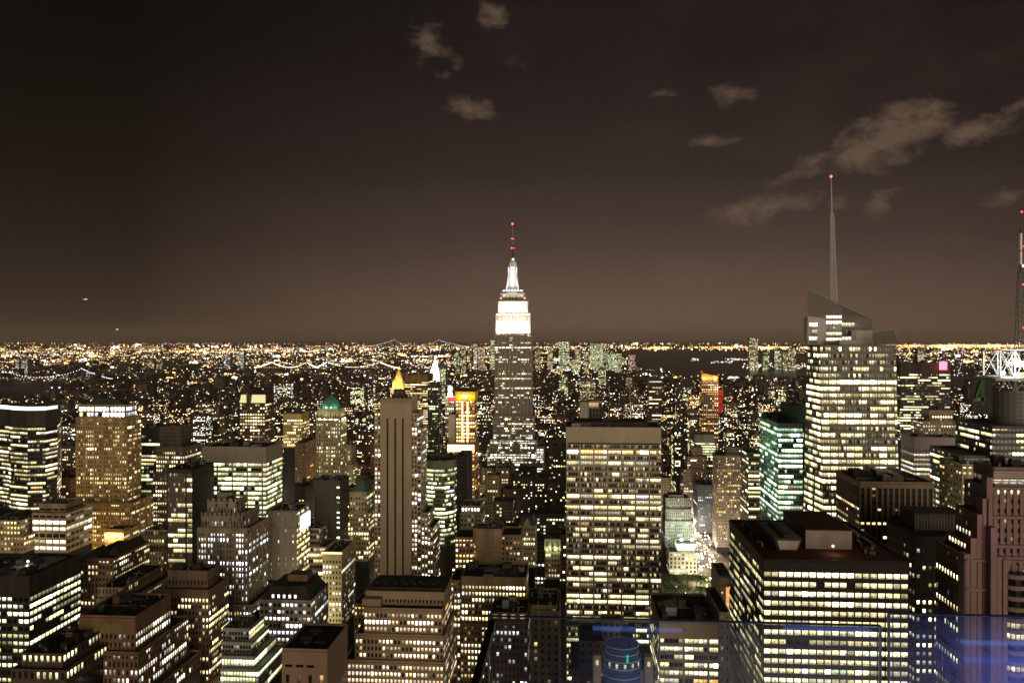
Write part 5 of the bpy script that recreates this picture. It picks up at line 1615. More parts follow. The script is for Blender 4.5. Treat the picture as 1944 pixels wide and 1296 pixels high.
# ------------------------------------------------------------------ bridges
def bridge(name, label, Y, towers, ends, tower_z, deck_z, lampc, lamp_r, sag_z, yslant=0.0, red=False, step=None):
    x0 = X(towers[0], Y)
    base = (x0, Y, 0)
    root = thing(name, label, "bridge", base)
    yy = lambda px: Y + (px - towers[0]) * yslant
    steel = masonry((.12, .12, .13), .7, "bridge_steel", .1)
    tx = [X(p, yy(p)) for p in towers]
    mpx = Y / F_PX
    for p, x in zip(towers, tx):
        mb = MB()
        w = max(6.0, mpx * 1.0)
        for s_ in (-1, 1):
            mb.hexa([(x - w, yy(p) + s_ * 14 - 4, 0), (x + w, yy(p) + s_ * 14 - 4, 0), (x + w, yy(p) + s_ * 14 + 4, 0), (x - w, yy(p) + s_ * 14 + 4, 0)],
                    [(x - w * .6, yy(p) + s_ * 14 - 3, tower_z), (x + w * .6, yy(p) + s_ * 14 - 3, tower_z), (x + w * .6, yy(p) + s_ * 14 + 3, tower_z), (x - w * .6, yy(p) + s_ * 14 + 3, tower_z)], steel)
        mb.box(x - w * .5, x + w * .5, yy(p) - 14, yy(p) + 14, tower_z * .8, tower_z * .86, steel)
        mb.build("tower", root, base)
        if red:
            mb = MB()
            r = mpx * .9
            mb.lathe(x, yy(p), [(.1, tower_z), (r, tower_z + r), (.1, tower_z + 2 * r)], LAMP, 6, (2.5, .4, .4))
            mb.build("beacon", root, base)
    mb = MB()
    xa, xb = X(ends[0], yy(ends[0])), X(ends[1], yy(ends[1]))
    mb.hexa([(xa, yy(ends[0]) - 13, deck_z - 4), (xb, yy(ends[1]) - 13, deck_z - 4), (xb, yy(ends[1]) + 13, deck_z - 4), (xa, yy(ends[0]) + 13, deck_z - 4)], [(xa, yy(ends[0]) - 13, deck_z), (xb, yy(ends[1]) - 13, deck_z), (xb, yy(ends[1]) + 13, deck_z), (xa, yy(ends[0]) + 13, deck_z)], steel)
    mb.build("deck", root, base)
    pts = [(xa, deck_z, yy(ends[0]))]
    n = 30
    def span(x_a, z_a, x_b, z_b, y_a, y_b, sag):
        out = []
        for i in range(1, n + 1):
            k = i / n
            z = z_a + (z_b - z_a) * k - sag * 4 * k * (1 - k)
            out.append((x_a + (x_b - x_a) * k, z, y_a + (y_b - y_a) * k))
        return out
    ptsA = span(xa, deck_z, tx[0], tower_z, yy(ends[0]), yy(towers[0]), (tower_z - deck_z) * .12)
    ptsB = span(tx[0], tower_z, tx[1], tower_z, yy(towers[0]), yy(towers[1]), tower_z - sag_z)
    ptsC = span(tx[1], tower_z, xb, deck_z, yy(towers[1]), yy(ends[1]), (tower_z - deck_z) * .12)
    line = pts + ptsA + ptsB + ptsC
    mb = MB()
    for a, c in zip(line, line[1:]):
        mb.bar((a[0], a[2] - 14, a[1]), (c[0], c[2] - 14, c[1]), mpx * .12, steel)
    mb.build("main_cable", root, base)
    mb = MB()
    for i, a in enumerate(line):
        if step and i % step: continue
        r = lamp_r * mpx
        k = math.exp(rng.gauss(0, .25))
        mb.lathe(a[0], a[2] - 15, [(.1, a[1] - r), (r, a[1]), (.1, a[1] + r)], LAMP, 5, tuple(c * k for c in lampc))
    mb.build("cable_lamp", root, base)
    mb = MB()
    m = 46
    for i in range(m):
        k = (i + rng.random() * .6) / m
        r = lamp_r * mpx * rng.uniform(.5, 1.0)
        q = math.exp(rng.gauss(0, .6))
        x, y = xa + (xb - xa) * k, yy(ends[0]) + (yy(ends[1]) - yy(ends[0])) * k
        mb.lathe(x, y - 14, [(.1, deck_z), (r, deck_z + r), (.1, deck_z + 2 * r)], LAMP, 5, (2.2 * q, 1.3 * q, .6 * q))
    mb.build("deck_lamp", root, base)
bridge("suspension_bridge", "suspension bridge with cable lamps over the dark river, beyond the curved black tower", 4260, (-2, 159), (-90, 215), 94, 40, (3.4, 3.4, 4.0), .7, 46)
bridge("suspension_bridge", "white-lit suspension bridge with two close towers, nearer the gold pyramid's far side", 5400, (518, 584), (484, 606), 98, 60, (5, 4.4, 3.2), .8, 64)
bridge("suspension_bridge", "white-lit suspension bridge ending behind the gold pyramid, with a wide dipping span", 5500, (622, 722), (598, 756), 97, 58, (5, 4.4, 3.2), .8, 62)
bridge("suspension_bridge", "far pale suspension bridge standing against the sky on the horizon", 17000, (748, 833), (700, 885), 225, 92, (1.9, 2.2, 2.0), .5, 100, 0, True)

# ------------------------------------------------------------------ towers of the far districts, each small in the picture
FAR = [(1061, 1081, 648, 6200, 'green', .8, "glass"), (1120, 1146, 651, 6300, 'green', .95, "glass"), (1040, 1049, 656, 6400, 'cream', .8, "stone"), (1092, 1103, 661, 6500, 'cream', .7, "stone"), (1147, 1162, 665, 6000, 'green', .5, "glass"),
       (1155, 1180, 671, 5700, 'green', .75, "glass"), (1193, 1206, 673, 5900, 'pink', .5, "brick"), (1085, 1102, 683, 5200, 'green', .85, "stone"), (908, 921, 656, 5900, 'pink', .7, "brick"), (931, 940, 645, 6300, 'green', .7, "glass"),
       (889, 896, 661, 6100, 'cream', .5, "stone"), (899, 906, 652, 5800, 'white', .9, "stone"), (1016, 1026, 662, 6000, 'cream', .5, "stone"), (1108, 1118, 668, 5600, 'cream', .5, "glass"), (876, 885, 664, 5600, 'cream', .45, "stone"), (864, 872, 668, 5400, 'green', .45, "glass"),
       (1422, 1439, 641, 6600, 'cream', .7, "glass"), (1470, 1485, 661, 6800, 'green', .5, "glass"), (1497, 1511, 660, 6700, 'cream', .5, "glass"), (1448, 1460, 669, 6600, 'green', .5, "stone"), (1486, 1496, 668, 6500, 'cream', .5, "stone"),
       (427, 437, 674, 6200, 'cool', .4, "stone"), (449, 463, 667, 6300, 'white', .9, "stone"), (280, 292, 682, 5600, 'cream', .35, "stone"), (297, 308, 680, 5600, 'cream', .4, "stone"), (28, 36, 682, 5000, 'white', .6, "stone"), (40, 52, 680, 5000, 'white', .5, "stone"),
       (832, 846, 697, 2700, 'green', .6, "stone"), (1742, 1756, 662, 5200, 'cream', .6, "glass"), (1136, 1150, 700, 4300, 'green', .5, "stone"), (1188, 1200, 716, 3400, 'pink', .3, "brick"), (1062, 1078, 712, 3300, 'green', .5, "stone"), (1100, 1130, 722, 3000, 'cream', .45, "stone")]
FARSAY = {"glass": "pale green lit glass tower in the far downtown cluster by the harbour", "stone": "far stone tower with scattered lit floors near the horizon", "brick": "far pinkish lit tower rising over the low distant roofs"}
FARM = {"glass": masonry((.12, .14, .12), .7, "far_glass_cladding"), "stone": masonry((.20, .17, .14), .85, "far_stone"), "brick": masonry((.18, .11, .08), .85, "far_brick")}
for (pl, pr, row, Y, pal, p, mk) in FAR:
    x0, x1 = X(pl, Y), X(pr, Y)
    zt = max(Z((pl + pr) / 2, row, Y), 30)
    base = ((x0 + x1) / 2, Y + 20, 0)
    mb = MB()
    mb.box(x0, x1, Y, Y + 40, 0, zt, FARM[mk])
    mb.box(x0 + (x1 - x0) * .2, x1 - (x1 - x0) * .25, Y + 8, Y + 30, zt, zt + 7, FARM[mk])
    fh = max(5.0, Y / F_PX * 1.8)
    n = int(zt / fh)
    nx = max(3, int((x1 - x0) / (Y / F_PX * 1.6)))
    for k in range(n):
        pf = p * math.exp(rng.gauss(0, .4))
        for i in range(nx):
            if rng.random() < pf:
                ua, ub = x0 + (x1 - x0) * (i + .08) / nx, x0 + (x1 - x0) * (i + .92) / nx
                mb.quad([(ua, Y - .5, k * fh + fh * .3), (ub, Y - .5, k * fh + fh * .3), (ub, Y - .5, k * fh + fh * .85), (ua, Y - .5, k * fh + fh * .85)], LIT, pane_colour(pal, .62))
    o = mb.build("far_tower", None, (0, 0, 0))
    me = o.data
    for v in me.vertices:
        v.co.x -= base[0]
        v.co.y -= base[1]
    o.location = base
    tag(o, FARSAY[mk], "tower", "towers of the far districts, " + mk)

# ------------------------------------------------------------------ mid-rise blocks of the street grid
WALLS = {"brown": (.085, .058, .043), "tan": (.17, .13, .09), "grey": (.11, .10, .09), "dark": (.045, .038, .034), "cream": (.24, .20, .145), "red": (.11, .055, .042)}
SAY = {"brown": "brown brick", "tan": "tan brick", "grey": "grey stone", "dark": "sooty dark", "cream": "cream stone", "red": "dull red brick"}
BAR = [f for f in FOOT]
def lit_quads(mb, x0, x1, y0, y1, z0, z1, p, pal, br, su=3.2, sz=3.6, sides=True):
    faces = [('f', x0, x1)]
    if sides:
        faces.append(('s', y0, y1))
    xs = x1 if x1 < 0 else x0
    for kind, a, c in faces:
        off = y0 if kind == 'f' else xs
        i0, i1 = math.ceil((a + off) / su), math.floor((c + off) / su)
        for k in range(math.ceil(z0 / sz), math.floor(z1 / sz)):
            pf = p * math.exp(rng.gauss(0, .7))
            for i in range(i0, i1):
                if rng.random() < pf:
                    ua, ub = i * su + su * .24 - off, i * su + su * .76 - off
                    za, zb = k * sz + sz * .26, k * sz + sz * .75
                    c_ = pane_colour(rng.choice(pal), br)
                    if kind == 'f':
                        mb.quad([(ua, y0 - .12, za), (ub, y0 - .12, za), (ub, y0 - .12, zb), (ua, y0 - .12, zb)], LIT, c_)
                    else:
                        e = .12 if x1 < 0 else -.12
                        q = [(xs + e, ua, za), (xs + e, ub, za), (xs + e, ub, zb), (xs + e, ua, zb)]
                        mb.quad(q, LIT, c_)
def block_mesh(mb, b):
    (x0, x1, y0, y1, zt, wk, top, p, br, seed) = b
    rng.seed(seed)
    m = facade_pattern(WALLS[wk])
    pm = masonry(WALLS[wk], .85, "plain_" + wk)
    set_ = rng.random() < .35 and zt > 30
    zlow = zt * rng.uniform(.55, .8) if set_ else zt
    mb.box(x0, x1, y0, y1, 0, zlow, m)
    if set_:
        ix = (x1 - x0) * .14
        mb.box(x0 + ix, x1 - ix, y0 + 2.5, y1 - 1, zlow, zt, m)
    mb.box(x0 + .3, x1 - .3, y0 + .3, y1 - .3, zlow, zlow + .25, ROOF) if not set_ else mb.box(x0 + (x1 - x0) * .15, x1 - (x1 - x0) * .15, y0 + 3, y1 - 1.5, zt, zt + .25, ROOF)
    w, d = x1 - x0, y1 - y0
    if top == "tank":
        tx, ty = x0 + w * rng.uniform(.3, .7), y0 + d * .55
        mb.bar((tx, ty, zt), (tx, ty, zt + 3), 1.2, DARKSTEEL)
        mb.lathe(tx, ty, [(2.2, zt + 2.6), (2.1, zt + 6.4), (.1, zt + 8)], WOOD, 9)
    bx = x0 + w * rng.uniform(.25, .55)
    if top != "flat":
        mb.box(bx, bx + w * .25, y0 + d * .45, y0 + d * .75, zt, zt + rng.uniform(2.5, 5), pm)
    else:
        mb.box(bx, bx + w * .12, y0 + d * .5, y0 + d * .62, zt, zt + 1.4, STEEL)
    # parapet rim
    mb.box(x0 + (x1 - x0) * .15 if set_ else x0, x1 - (x1 - x0) * .15 if set_ else x1, (y0 + 2.6) if set_ else y0 + .1, (y0 + 3.0) if set_ else y0 + .5, zt, zt + 1.0, pm)
    pal = rng.choice((('cream', 'white'), ('warm', 'cream', 'amber'), ('white', 'cool', 'cream'), ('pink', 'cream', 'warm'), ('pink', 'amber'), ('green', 'cream')))
    zvis = 0 if y0 > 610 else max(0, Z(CX, 1310, y0))
    lit_quads(mb, x0, x1, y0, y1, zvis, zlow - 1.5, p, pal, br)
    if set_:
        lit_quads(mb, x0 + (x1 - x0) * .14, x1 - (x1 - x0) * .14, y0 + 2.5, y1 - 1, zlow + 1, zt - 1.5, p, pal, br, sides=False)

PARKS = [(70, 152, 700, 890), (118, 186, 715, 1095)]
def lots():
    out = []
    g2 = random.Random(5)
    cut = sorted(AVES)
    y = 360
    while y < 2700:
        for a0, a1 in zip(cut, cut[1:]):
            for (ya, yb_) in ((y + 9, y + 38), (y + 42, y + 71)):
                x = a0 + 17
                while x < a1 - 26:
                    w = g2.choice((12, 15, 18, 22, 26, 32, 38)) * (1 + max(0, ya - 1300) / 2500)
                    xe = min(x + w, a1 - 17)
                    if a1 - 17 - xe < 12: xe = a1 - 17
                    tall = g2.random()
                    h = g2.uniform(18, 48) if tall < .55 else (g2.uniform(45, 85) if tall < .9 else g2.uniform(80, 125))
                    if ya > 1250: h = g2.uniform(14, 34) if tall < .72 else (g2.uniform(30, 60) if tall < .95 else g2.uniform(60, 110))
                    out.append([x, xe, ya, yb_, h, g2.random(), g2.random(), g2.randrange(1 << 30)])
                    x = xe + .4
        y += 80
    return out
cand = []
for (x0, x1, y0, y1, h, r1, r2, sd) in lots():
    pa, pb = proj(x0, y0, 0)[0], proj(x1, y0, 0)[0]
    if pb < -60 or pa > 2000:
        continue
    if any(x0 < f[1] + 1.5 and x1 > f[0] - 1.5 and y0 < f[3] + 1.5 and y1 > f[2] - 1.5 for f in BAR):
        continue
    if any(x0 < q[1] and x1 > q[0] and y0 < q[3] and y1 > q[2] for q in PARKS):
        continue
    if inside(x0, y0, RIVER) or inside(x1, y1, RIVER) or inside((x0 + x1) / 2, y0, HARBOUR) or inside(x1, y1, HARBOUR):
        continue
    lim = 1e9
    for f in BAR:
        if f[5] is not None and f[8] > y0 and f[6] < pb + 3 and f[7] > pa - 3:
            row = min(f[5], 1345) - 4
            lim = min(lim, EYE_Z - (row - EYE_ROW) * y0 / F_PX)
    # keep 6th avenue and the park in sight
    if 760 > y0 and pb > 1250 and pa < 1372:
        lim = min(lim, EYE_Z - (1170 - EYE_ROW) * y0 / F_PX)
    h = min(h, lim)
    if h < 8:
        continue
    row = proj((x0 + x1) / 2, y0, h)[1]
    if row > 1300:
        continue
    cand.append([x0, x1, y0, y1, h, r1, r2, sd, pa, pb, row])
# what of each stands in view, nearest first
grid = np.zeros((330, 500), bool)
allr = [(o[0], o[1], o[2], o[3], o[4], None) for o in OCC] + [(c[2], c[8], c[9], c[10], proj(0, c[2], 0)[1], c) for c in cand]
allr.sort(key=lambda q: q[0])
vis = []
for Yq, a, b2, tp, bt, c in allr:
    i0, i1, j0, j1 = max(0, int(tp / 4)), min(324, int(bt / 4) + 1), max(0, int(a / 4)), min(486, int(b2 / 4) + 1)
    if i1 > i0 and j1 > j0:
        if c is not None:
            n = int((~grid[i0:i1, j0:j1]).sum())
            # the roof behind the front edge shows too
            vis.append((n, c))
        grid[i0:i1, j0:j1] = True
    elif c is not None:
        vis.append((0, c))
vis.sort(key=lambda q: -q[0])
TOPS = ("flat", "tank", "house")
TOPSAY = {"flat": "with a bare flat roof", "tank": "with a wooden water tank", "house": "with a lift house on top"}
LIMIT = 205
keys = list(WALLS)
mass = MB()
n_ind = n_mass = 0
for n, c in vis:
    x0, x1, y0, y1, h, r1, r2, sd, pa, pb, row = c
    wk = ("brown", "brown", "tan", "dark", "dark", "grey", "grey", "cream", "red", "brown")[int(r1 * 10)]
    top = TOPS[int(r2 * 3)]
    p = .10 + .22 * ((r1 * 7.3) % 1) ** 1.5
    near = y0 < 1300
    b = (x0, x1, y0, y1, h, wk, top, p * (1.1 if near else 1.5), 1.25 if near else 2.3, sd)
    if n_ind < LIMIT and n >= 5 and y0 < 2000:
        n_ind += 1
        mb = MB()
        block_mesh(mb, b)
        o = mb.build("mid_rise_block", None, ((x0 + x1) / 2, (y0 + y1) / 2, 0))
        o.location = ((x0 + x1) / 2, (y0 + y1) / 2, 0)
        dist = "among the near towers" if y0 < 720 else ("in the middle distance" if y0 < 1250 else "among the far low streets")
        tag(o, "%s mid-rise block %s, %s" % (SAY[wk], TOPSAY[top], dist), "building", "%s mid-rise blocks %s %s" % (SAY[wk], TOPSAY[top], dist))
    elif n >= 1 or y0 > 2000:
        n_mass += 1
        block_mesh(mass, b)
rng.seed(77)
# beyond the counted blocks the city is one mass of roofs and lights
def far_city():
    g3 = random.Random(9)
    mats = [facade_pattern(WALLS[k]) for k in ("brown", "dark", "tan", "grey")]
    Yq = 2700.0
    nb = 0
    while Yq < 15000:
        size = 26 + (Yq - 2700) * .012
        depth = size * 1.5
        xl, xr = X(-30, Yq), X(1974, Yq)
        x = xl
        while x < xr:
            w = size * g3.uniform(.5, 1.4)
            if g3.random() < .72 and not (inside(x, Yq, RIVER) or inside(x + w, Yq, HARBOUR) or inside(x, Yq, HARBOUR) or inside(x, Yq, BAY)):
                r = g3.random()
                h = g3.uniform(10, 26) if r < .8 else (g3.uniform(25, 50) if r < .97 else g3.uniform(45, 80))
                if Yq > 7000: h *= .6
                mass.box(x, x + w, Yq, Yq + depth * .7, 0, h, g3.choice(mats))
                nb += 1
                mpx = Yq / F_PX
                q = g3.random()
                nl = 0 if q < .25 else (g3.randrange(1, 5) if q < .8 else g3.randrange(4, 10))
                for _ in range(nl):
                    ww, hh = mpx * g3.uniform(.7, 1.5), mpx * g3.uniform(.7, 1.3)
                    u, z = x + g3.random() * w, g3.uniform(.15, 1.0) * h
                    c = pane_colour(g3.choice(('pink', 'warm', 'pink', 'amber', 'white', 'pink', 'warm', 'cream', 'cool')), g3.choice((.6, 1.0, 1.6, 2.6)))
                    mass.quad([(u, Yq - .6, z), (u + ww, Yq - .6, z), (u + ww, Yq - .6, z + hh), (u, Yq - .6, z + hh)], LAMP, c)
            x += w + g3.uniform(0, 8)
        Yq += depth
far_city()
tag(mass.build("distant_city"), "dark low city mass of countless roofs sprinkled with tiny lights to the horizon", "city", None, 'stuff')
print("blocks", n_ind, "mass", n_mass, "faces", len(mass.f))

# street lamps, sports grounds and shore lamps far off: single points of light nobody could count
def far_lights():
    mb = MB()
    g4 = random.Random(21)
    def dot(x, y, z, r, c):
        mb.quad([(x - r, y, z - r), (x + r, y, z - r), (x + r, y, z + r), (x - r, y, z + r)], LAMP, c)
    def glow(kind, k):
        b = {'o': (1.0, .52, .16), 'p': (1.0, .66, .46), 'w': (1.0, .9, .74), 'c': (.8, .9, 1.0), 'g': (.75, 1.0, .7), 'r': (1, .15, .1)}[kind]
        return tuple(v * k for v in b)
    def district(x, y):                 # bright quarters, dark parks and yards
        return noise.noise(Vector((x / 700, y / 1500, 3.1))) + .5 * noise.noise(Vector((x / 240, y / 500, 8.7)))
    # lamps scattered over the plain, denser with distance
    for _ in range(14000):
        py = 652 + 165 * g4.random() ** 1.45
        px = g4.uniform(-20, 1964)
        x, y = gpt(px, py)
        if inside(x, y, HARBOUR) or inside(x, y, RIVER) or inside(x, y, BAY):
            continue
        if district(x, y) < g4.uniform(-.55, .35):
            continue
        mpx = y / F_PX
        k = 2.2 * math.exp(g4.gauss(0, .85))
        dot(x, y, 9 + g4.random() * 20, mpx * g4.uniform(.35, .75) * (1.25 if k > 2 else 1), glow(g4.choice('ooppooowcpr' if py < 705 else 'pwoopcpop'), 1.0 * k))
    # bright knots
    for _ in range(220):
        py = 655 + 75 * g4.random()
        px = g4.uniform(0, 1100) if g4.random() < .75 else g4.uniform(1100, 1944)
        x, y = gpt(px, py)
        if inside(x, y, HARBOUR) or inside(x, y, RIVER):
            continue
        mpx = y / F_PX
        kind = g4.choice('oopopwoc')
        for q in range(g4.randrange(2, 9)):
            dot(x + g4.gauss(0, 6) * mpx, y, 15 + g4.random() * 3 * mpx, mpx * g4.choice((.6, .8, 1.0, 1.3, 1.9)), glow(kind, g4.uniform(2.5, 7)))
    # lit roads crossing the plain
    for _ in range(95):
        px, py = g4.uniform(-20, 1200), 657 + 80 * g4.random() ** 1.3
        x, y = gpt(px, py)
        a_ = g4.gauss(0, .5) if g4.random() < .7 else g4.uniform(0, 3.1)
        ca, sa = math.cos(a_), math.sin(a_)
        stp, kd = y / F_PX * g4.uniform(1.6, 3.0), g4.choice('ooopw')
        b0 = g4.uniform(1.2, 4.5)
        for q in range(g4.randrange(10, 42)):
            xx, yy = x + ca * stp * q, y + sa * stp * q * 3
            if yy < 1600 or inside(xx, yy, HARBOUR) or inside(xx, yy, RIVER) or inside(xx, yy, BAY):
                break
            dot(xx, yy, 14, yy / F_PX * g4.uniform(.4, .7), glow(kd, b0 * math.exp(g4.gauss(0, .4))))
    # avenues: rows of lamps running away from the viewer
    for ax in AVES[2:12]:
        y = 900
        while y < 7000:
            if not inside(ax, y, HARBOUR):
                for s_ in (-11, 11):
                    dot(ax + s_, y, 9, max(.5, y / F_PX * .5), glow(g4.choice('ppow'), g4.uniform(1.5, 4.2)))
            y *= 1.012
    # the far shore west of the harbour, a dense orange line
    for _ in range(2300):
        px = g4.uniform(1190, 1540) if g4.random() < .4 else g4.uniform(1680, 1944)
        py = 655.5 + abs(g4.gauss(0, 2.6)) + (4 if px < 1540 else 0)
        x, y = gpt(px, py)
        mpx = y / F_PX
        w_ = noise.noise(Vector((px / 34, 1.7, 0)))
        if w_ < g4.uniform(-.6, .25):
            continue
        dot(x, y, 20, mpx * g4.uniform(.45, .95) * (1.3 if w_ > .2 else 1), glow(g4.choice('ooooow'), g4.uniform(1.6, 6.5)))
    for _ in range(900):
        px = g4.uniform(0, 1200)
        py = 657 + abs(g4.gauss(0, 6)) + 9 * (1 - px / 1200)
        x, y = gpt(px, py)
        mpx = y / F_PX
        dot(x, y, 20, mpx * g4.uniform(.4, .8), glow(g4.choice('ooowpg'), g4.uniform(1.6, 5.5)))
    # piers and islands in the harbour
    for (pa, pb, ra, rb, n, kk) in ((1376, 1425, 681, 684, 40, 'w'), (1350, 1390, 686, 690, 25, 'c'), (1410, 1530, 690, 700, 120, 'w'), (1310, 1325, 680, 686, 12, 'w'), (1206, 1260, 700, 712, 40, 'w'), (1255, 1300, 716, 727, 60, 'w'), (1378, 1402, 716, 724, 60, 'c'), (1415, 1440, 715, 722, 25, 'g'), (1810, 1900, 683, 700, 160, 'c'), (1810, 1900, 706, 714, 90, 'c'), (1690, 1900, 662, 680, 120, 'p'), (1480, 1530, 735, 760, 60, 'p'), (1808, 1830, 738, 748, 25, 'w')):
        for _ in range(n):
            px, py = g4.uniform(pa, pb), g4.uniform(ra, rb)
            x, y = gpt(px, py)
            mpx = y / F_PX
            dot(x, y, 4, mpx * g4.uniform(.5, 1.1), glow(g4.choice(kk * 3 + 'ow'), g4.uniform(.9, 3)))
    for (px, py, k, kind, s) in ((288, 695, 4, 'c', 2.6), (297, 695, 4, 'c', 2.0), (231, 717, 4, 'c', 2.4), (92, 722, 4, 'o', 2.6), (105, 716, 3, 'w', 2.4), (80, 713, 4, 'c', 2.6), (30, 688, 4, 'p', 2.2), (725, 716, 3, 'c', 2.0), (1027, 661, 3.5, 'o', 2.2), (1180, 658, 4, 'w', 2.5), (1188, 659, 3.5, 'w', 2.0), (672, 660, 3.5, 'o', 2.2), (870, 656, 4, 'r', 1.6), (1634, 690, 3, 'w', 2.2), (118, 757, 2.6, 'c', 1.6), (98, 741, 3, 'c', 1.5), (113, 741, 3, 'c', 1.6)):
        x, y = gpt(px, py)
        mpx = y / F_PX
        for q in range(4):
            dot(x + g4.gauss(0, s * .5) * mpx, y, 15 + g4.gauss(0, s * .3) * mpx, mpx * s * .5, glow(kind, k))
    tag(mb.build("city_lights"), "countless street and shore lights scattered over the far boroughs", "lights", None, 'stuff')
far_lights()

def hills():
    mb = MB()
    g8 = random.Random(2)
    for (Y, lo, hi, seed) in ((30000, 5, 55, 1), (44000, 10, 110, 2)):
        n = 160
        xs = [X(-60, Y) + (X(2000, Y) - X(-60, Y)) * i / n for i in range(n + 1)]
        hs = [lo + (hi - lo) * (.5 + .28 * math.sin(i * .11 + seed) + .16 * math.sin(i * .31 + 2 * seed) + .06 * g8.uniform(-1, 1)) for i in range(n + 1)]
        for i in range(n):
            a, c = (xs[i], hs[i]), (xs[i + 1], hs[i + 1])
            mb.quad([(a[0], Y, 0), (c[0], Y, 0), (c[0], Y + 1500, c[1]), (a[0], Y + 1500, a[1])], LAND)
            mb.quad([(a[0], Y + 1500, a[1]), (c[0], Y + 1500, c[1]), (c[0], Y + 4000, 0), (a[0], Y + 4000, 0)], LAND)
    tag(mb.build("hills"), kind='structure')
hills()

# ------------------------------------------------------------------ park trees, the bright avenue, its lamps and cars
BARK = masonry((.06, .045, .03), .9, "bark")
LEAF = masonry((.055, .085, .028), .8, "leaf", .5, .6)
def make_tree(seed):
    g5 = random.Random(seed)
    H = g5.uniform(17, 22)
    tr = MB()
    tr.bar((0, 0, 0), (.3, .2, H * .35), .55, BARK, 7, .38)
    tips = []
    for i in range(7):
        a = i * 2.4 + g5.random()
        p1 = Vector((.3, .2, H * .33))
        p2 = p1 + Vector((math.cos(a) * g5.uniform(2.5, 4.5), math.sin(a) * g5.uniform(2.5, 4.5), g5.uniform(3, 6.5)))
        tr.bar(p1, p2, .28, BARK, 5, .12)
        for j in range(3):
            p3 = p2 + Vector((g5.gauss(0, 1.8), g5.gauss(0, 1.8), g5.uniform(.6, 3.2)))
            tr.bar(p2, p3, .11, BARK, 4, .04)
            tips.append(p3)
    cr = MB()
    for tpt in tips:
        for _ in range(75):
            d = Vector((g5.gauss(0, 1), g5.gauss(0, 1), g5.gauss(0, .75)))
            c = tpt + d * g5.uniform(.7, 1.5)
            n = Vector((g5.gauss(0, 1), g5.gauss(0, 1), g5.gauss(0, 1) + .4)).normalized()
            u = n.orthogonal().normalized() * g5.uniform(.25, .5)
            v = n.cross(u) * g5.uniform(.6, 1)
            cr.quad([c - u, c - v * .8, c + u, c + v], LEAF)
    root = thing("park_tree", "", "tree", (0, 0, 0), "trees in the park beside the bright avenue")
    tr.build("trunk", root)
    cr.build("crown", root)
    return root
protos = [make_tree(s) for s in (3, 8)]
TREES = [(1262, 1128, 0), (1276, 1120, 1), (1290, 1126, 0), (1305, 1117, 1), (1322, 1120, 0), (1332, 1122, 1), (1340, 1131, 0), (1270, 1138, 1), (1300, 1140, 0), (1330, 1141, 1), (1285, 1145, 0), (1338, 1146, 1)]
for i, (px, py, k) in enumerate(TREES):
    x, y = gpt(px, py)
    if i < 2:
        r = protos[k if i == 0 else 1]
    else:
        r = protos[k].copy()
        COL.objects.link(r)
        for ch in list(protos[k].children):
            c = ch.copy()
            COL.objects.link(c)
            c.parent = r
    r.location = (x, y, 0)
    r.rotation_euler = (0, 0, i * 1.3)
    r['label'] = "leafy green park tree in the lit square beside the bright avenue"
    r['group'] = "trees in the park beside the bright avenue"
pk = PARKS[0]
sheet("park_ground", [(pk[0], pk[2]), (118, pk[2]), (134, 880), (pk[0], 880)], .03, masonry((.06, .055, .035), .95, "gravel_path"))
def street_lamp(loc, energy, col):
    root = thing("street_lamp", "tall street lamp on the pavement of the bright avenue", "street lamp", loc, "street lamps along the bright avenue")
    mb = MB()
    mb.bar((0, 0, 0), (0, 0, 8.6), .14, DARKSTEEL, 6, .09)
    mb.bar((0, 0, 8.5), (1.6, 0, 9.1), .07, DARKSTEEL)
    mb.build("post", root)
    mb = MB()
    mb.lathe(1.7, 0, [(.1, 8.7), (.55, 8.85), (.45, 9.15), (.1, 9.25)], LAMP, 8, tuple(c * 7 for c in col))
    mb.build("lamp_head", root)
    if energy:
        point_lamp(root, (0, 0, 0), (1.7, 0, 8.2), energy, col, .4, "bulb")
def along(y):                       # the bright avenue slants a little across the grid
    return 133 + (y - 750) * (172 - 133) / 340
sheet("avenue", [(along(700) - 11, 700), (along(700) + 11, 700), (along(1180) + 11, 1180), (along(1180) - 11, 1180)], .09, ASPHALT)
for i in range(16):
    y = 742 + i * 26
    street_lamp((along(y) + (-11.5 if i % 2 else 11.5), y, .15), 85000, (1, .78, .5) if i % 3 else (1, .92, .8))
def crossing_fill_lamp(x, y, e, col):  # unseen lamps added to brighten the street canyons and lower facades
    root = thing("street_lamp", "tall street lamp at a crossing down between the tower blocks", "street lamp", (x, y, 0), "street lamps at the crossings")
    mb = MB()
    mb.bar((0, 0, 0), (0, 0, 8.8), .14, DARKSTEEL, 6, .09)
    mb.build("post", root)
    mb = MB()
    mb.lathe(0, 0, [(.1, 8.7), (.6, 8.9), (.5, 9.3), (.1, 9.4)], LAMP, 8, tuple(c * 7 for c in col))
    mb.build("lamp_head", root)
    point_lamp(root, (0, 0, 0), (0, 0, 10.5), e, col, .5, "bulb")
for (px, py) in ((1268, 1134), (1283, 1118), (1300, 1130), (1318, 1136), (1330, 1116), (1296, 1148)):
    x, y = gpt(px, py)
    root = thing("added_park_lamp", "small white globe lamp among the trees of the lit park", "park lamp", (x, y - 6, 0), "lamps among the park trees")
    mb = MB()
    mb.bar((0, 0, 0), (0, 0, 4.2), .08, DARKSTEEL, 6)
    mb.build("post", root)
    mb = MB()
    mb.lathe(0, 0, [(.1, 4.1), (.35, 4.3), (.35, 4.6), (.1, 4.8)], LAMP, 8, (14, 13, 11))
    mb.build("globe", root)
    point_lamp(root, (0, 0, 0), (0, -1.5, 24), 2600, (1, .93, .75), .5, "bulb")  # light hung high above the globe, added to brighten the dark trees
g7 = random.Random(31)
